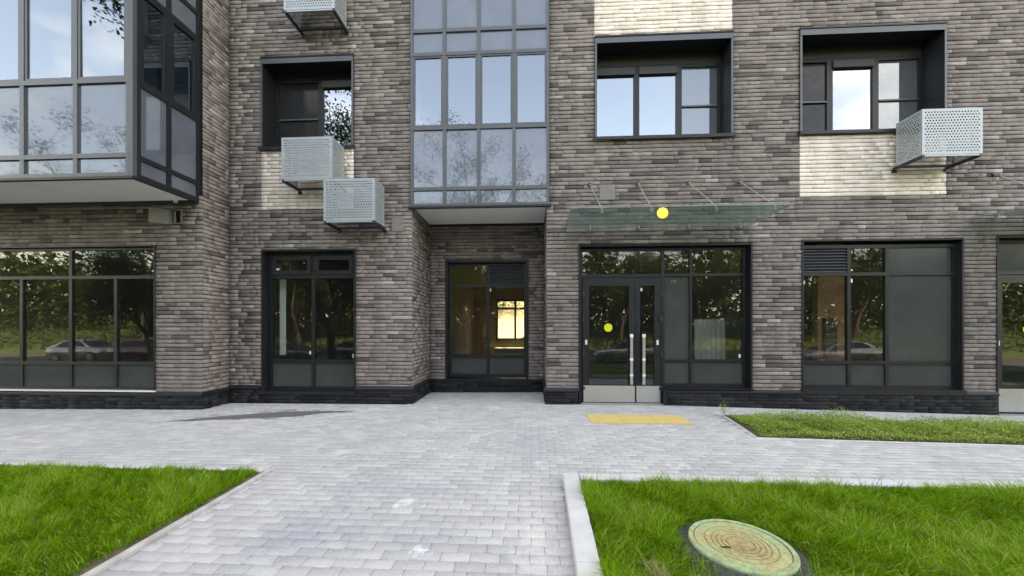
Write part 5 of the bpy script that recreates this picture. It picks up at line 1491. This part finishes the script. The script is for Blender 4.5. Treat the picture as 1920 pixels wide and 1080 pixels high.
# parked cars
def loft(mb, secs):
    """closed cross sections (lists of equal length) joined along x"""
    n = len(mb.v); k = len(secs[0])
    for s in secs: mb.v += s
    for a in range(len(secs) - 1):
        for i in range(k):
            j = (i + 1) % k
            mb.f.append((n + a * k + i, n + a * k + j, n + (a + 1) * k + j, n + (a + 1) * k + i))
    mb.f.append(tuple(range(n + k - 1, n - 1, -1))); mb.f.append(tuple(range(n + (len(secs) - 1) * k, n + len(secs) * k)))
def car(x, y, z, rz, col, label, idx):
    c_ = tag(empty('parked_car', (x, y, z)), label, 'car', 'cars parked along the street')
    paint = car_paint('car_paint_%d' % idx, col)
    mb = MB()
    secs = []
    for (px_, w, zl, zs_, zt) in ((-2.28, .70, .45, .62, .86), (-2.18, .82, .30, .66, .98), (-1.5, .88, .22, .68, 1.01), (0, .90, .22, .68, .96), (1.1, .88, .22, .66, .92), (1.85, .84, .24, .60, .82), (2.2, .74, .32, .55, .70)):
        secs.append([(px_, -w * .92, zl), (px_, -w, zs_), (px_, -w * .93, zt), (px_, -w * .6, zt + .03), (px_, w * .6, zt + .03), (px_, w * .93, zt), (px_, w, zs_), (px_, w * .92, zl)])
    loft(mb, secs)
    o = mb.build('body', paint, None, origin=(0, 0, 0), smooth=True); o.parent = c_
    mb = MB(); secs = []
    for (px_, w, zt) in ((-1.95, .78, 1.02), (-1.15, .64, 1.40), (-.5, .63, 1.46), (.1, .63, 1.45), (.45, .65, 1.38), (1.25, .76, .96)):
        secs.append([(px_, -.80, .93), (px_, -w, zt), (px_, w, zt), (px_, .80, .93)])
    loft(mb, secs); o = mb.build('cabin', paint, None, origin=(0, 0, 0)); o.parent = c_
    gm = MB()
    for s in (-1, 1):
        gm.quad((-1.45, s * .81, 1.02), (-.42, s * .805, 1.01), (-.42, s * .66, 1.40), (-1.05, s * .665, 1.37)); gm.quad((-.36, s * .805, 1.01), (.95, s * .80, .99), (.42, s * .672, 1.355), (-.36, s * .66, 1.40))
    gm.quad((.52, -.58, 1.365), (.52, .58, 1.365), (1.20, .68, 1.005), (1.20, -.68, 1.005)); gm.quad((-1.22, -.56, 1.39), (-1.22, .56, 1.39), (-1.9, .66, 1.075), (-1.9, -.66, 1.075))
    glm = M['gf']
    o = gm.build('car_glass', glm, None, origin=(0, 0, 0)); o.parent = c_
    for px_ in (-1.38, 1.40):
        for s in (-1, 1):
            w_ = MB().tube((px_, s * .70, .31), (px_, s * .905, .31), .315, k=20).build('wheel', M['rubber'], None, origin=(px_, s * .8, .31)); w_.parent = c_
            w_.location = (px_, s * .8, .31)
            r_ = MB().tube((0, s * .106, 0), (0, s * .116, 0), .20, k=16).build('rim', M['rim'], None, origin=(0, 0, 0)); r_.parent = w_; r_.location = (0, 0, 0)
    for s in (-1, 1):
        h_ = MB().box(2.02, 2.13, s * .48, s * .70, .58, .70).build('headlight', M['film'], None, origin=(0, 0, 0)); h_.parent = c_
    c_.rotation_euler.z = rz
    return c_
car(-31.0, -10.6, -.79, 0, (.55, .57, .59), 'silver sedan mirrored in the shop window of the wing', 0)
car(-25.6, -10.0, -.79, 0, (.16, .02, .025), 'dark red sedan mirrored in the shop window of the wing', 1)
car(-17.2, -10.4, -.79, 0, (.08, .085, .10), 'dark grey sedan mirrored in the narrow shop window', 2)
car(-11.6, -10.4, -.79, 0, (.08, .14, .24), 'blue sedan mirrored at the edge of the narrow shop window', 3)
car(6.4, -10.4, -.79, math.pi, (.50, .52, .55), 'light silver sedan mirrored in the entrance door', 4)
car(20.0, -10.4, -.79, math.pi, (.62, .62, .62), 'white sedan mirrored in the louvred shop window', 5)
car(0.1, 21.2, -.27, math.pi, (.70, .70, .70), 'white car on the sandy ground behind the building', 6)

# low apartment house far across the street
hb_ = tag(empty('far_house', (-44, -52, 1.6)), 'cream apartment house far beyond the street trees', 'building')
MB().box(-60, -30, -60, -52, 1.4, 15).build('wall', plain('cream_render', (.62, .52, .36), .9, var=.06), hb_)
MB().box(-60.4, -29.6, -60.4, -51.6, 15, 15.5).build('roof', M['conc'], hb_)
for r_ in range(4):
    for c_i in range(9):
        xx = -58.6 + c_i * 3.2; zz_ = 3.0 + r_ * 3.1
        w_ = MB().box(xx, xx + 1.5, -52.0, -51.94, zz_, zz_ + 1.6).build('window', M['white'], hb_)
        MB().box(xx + .1, xx + 1.4, -51.938, -51.92, zz_ + .1, zz_ + 1.5).build('pane', M['gf'], w_)
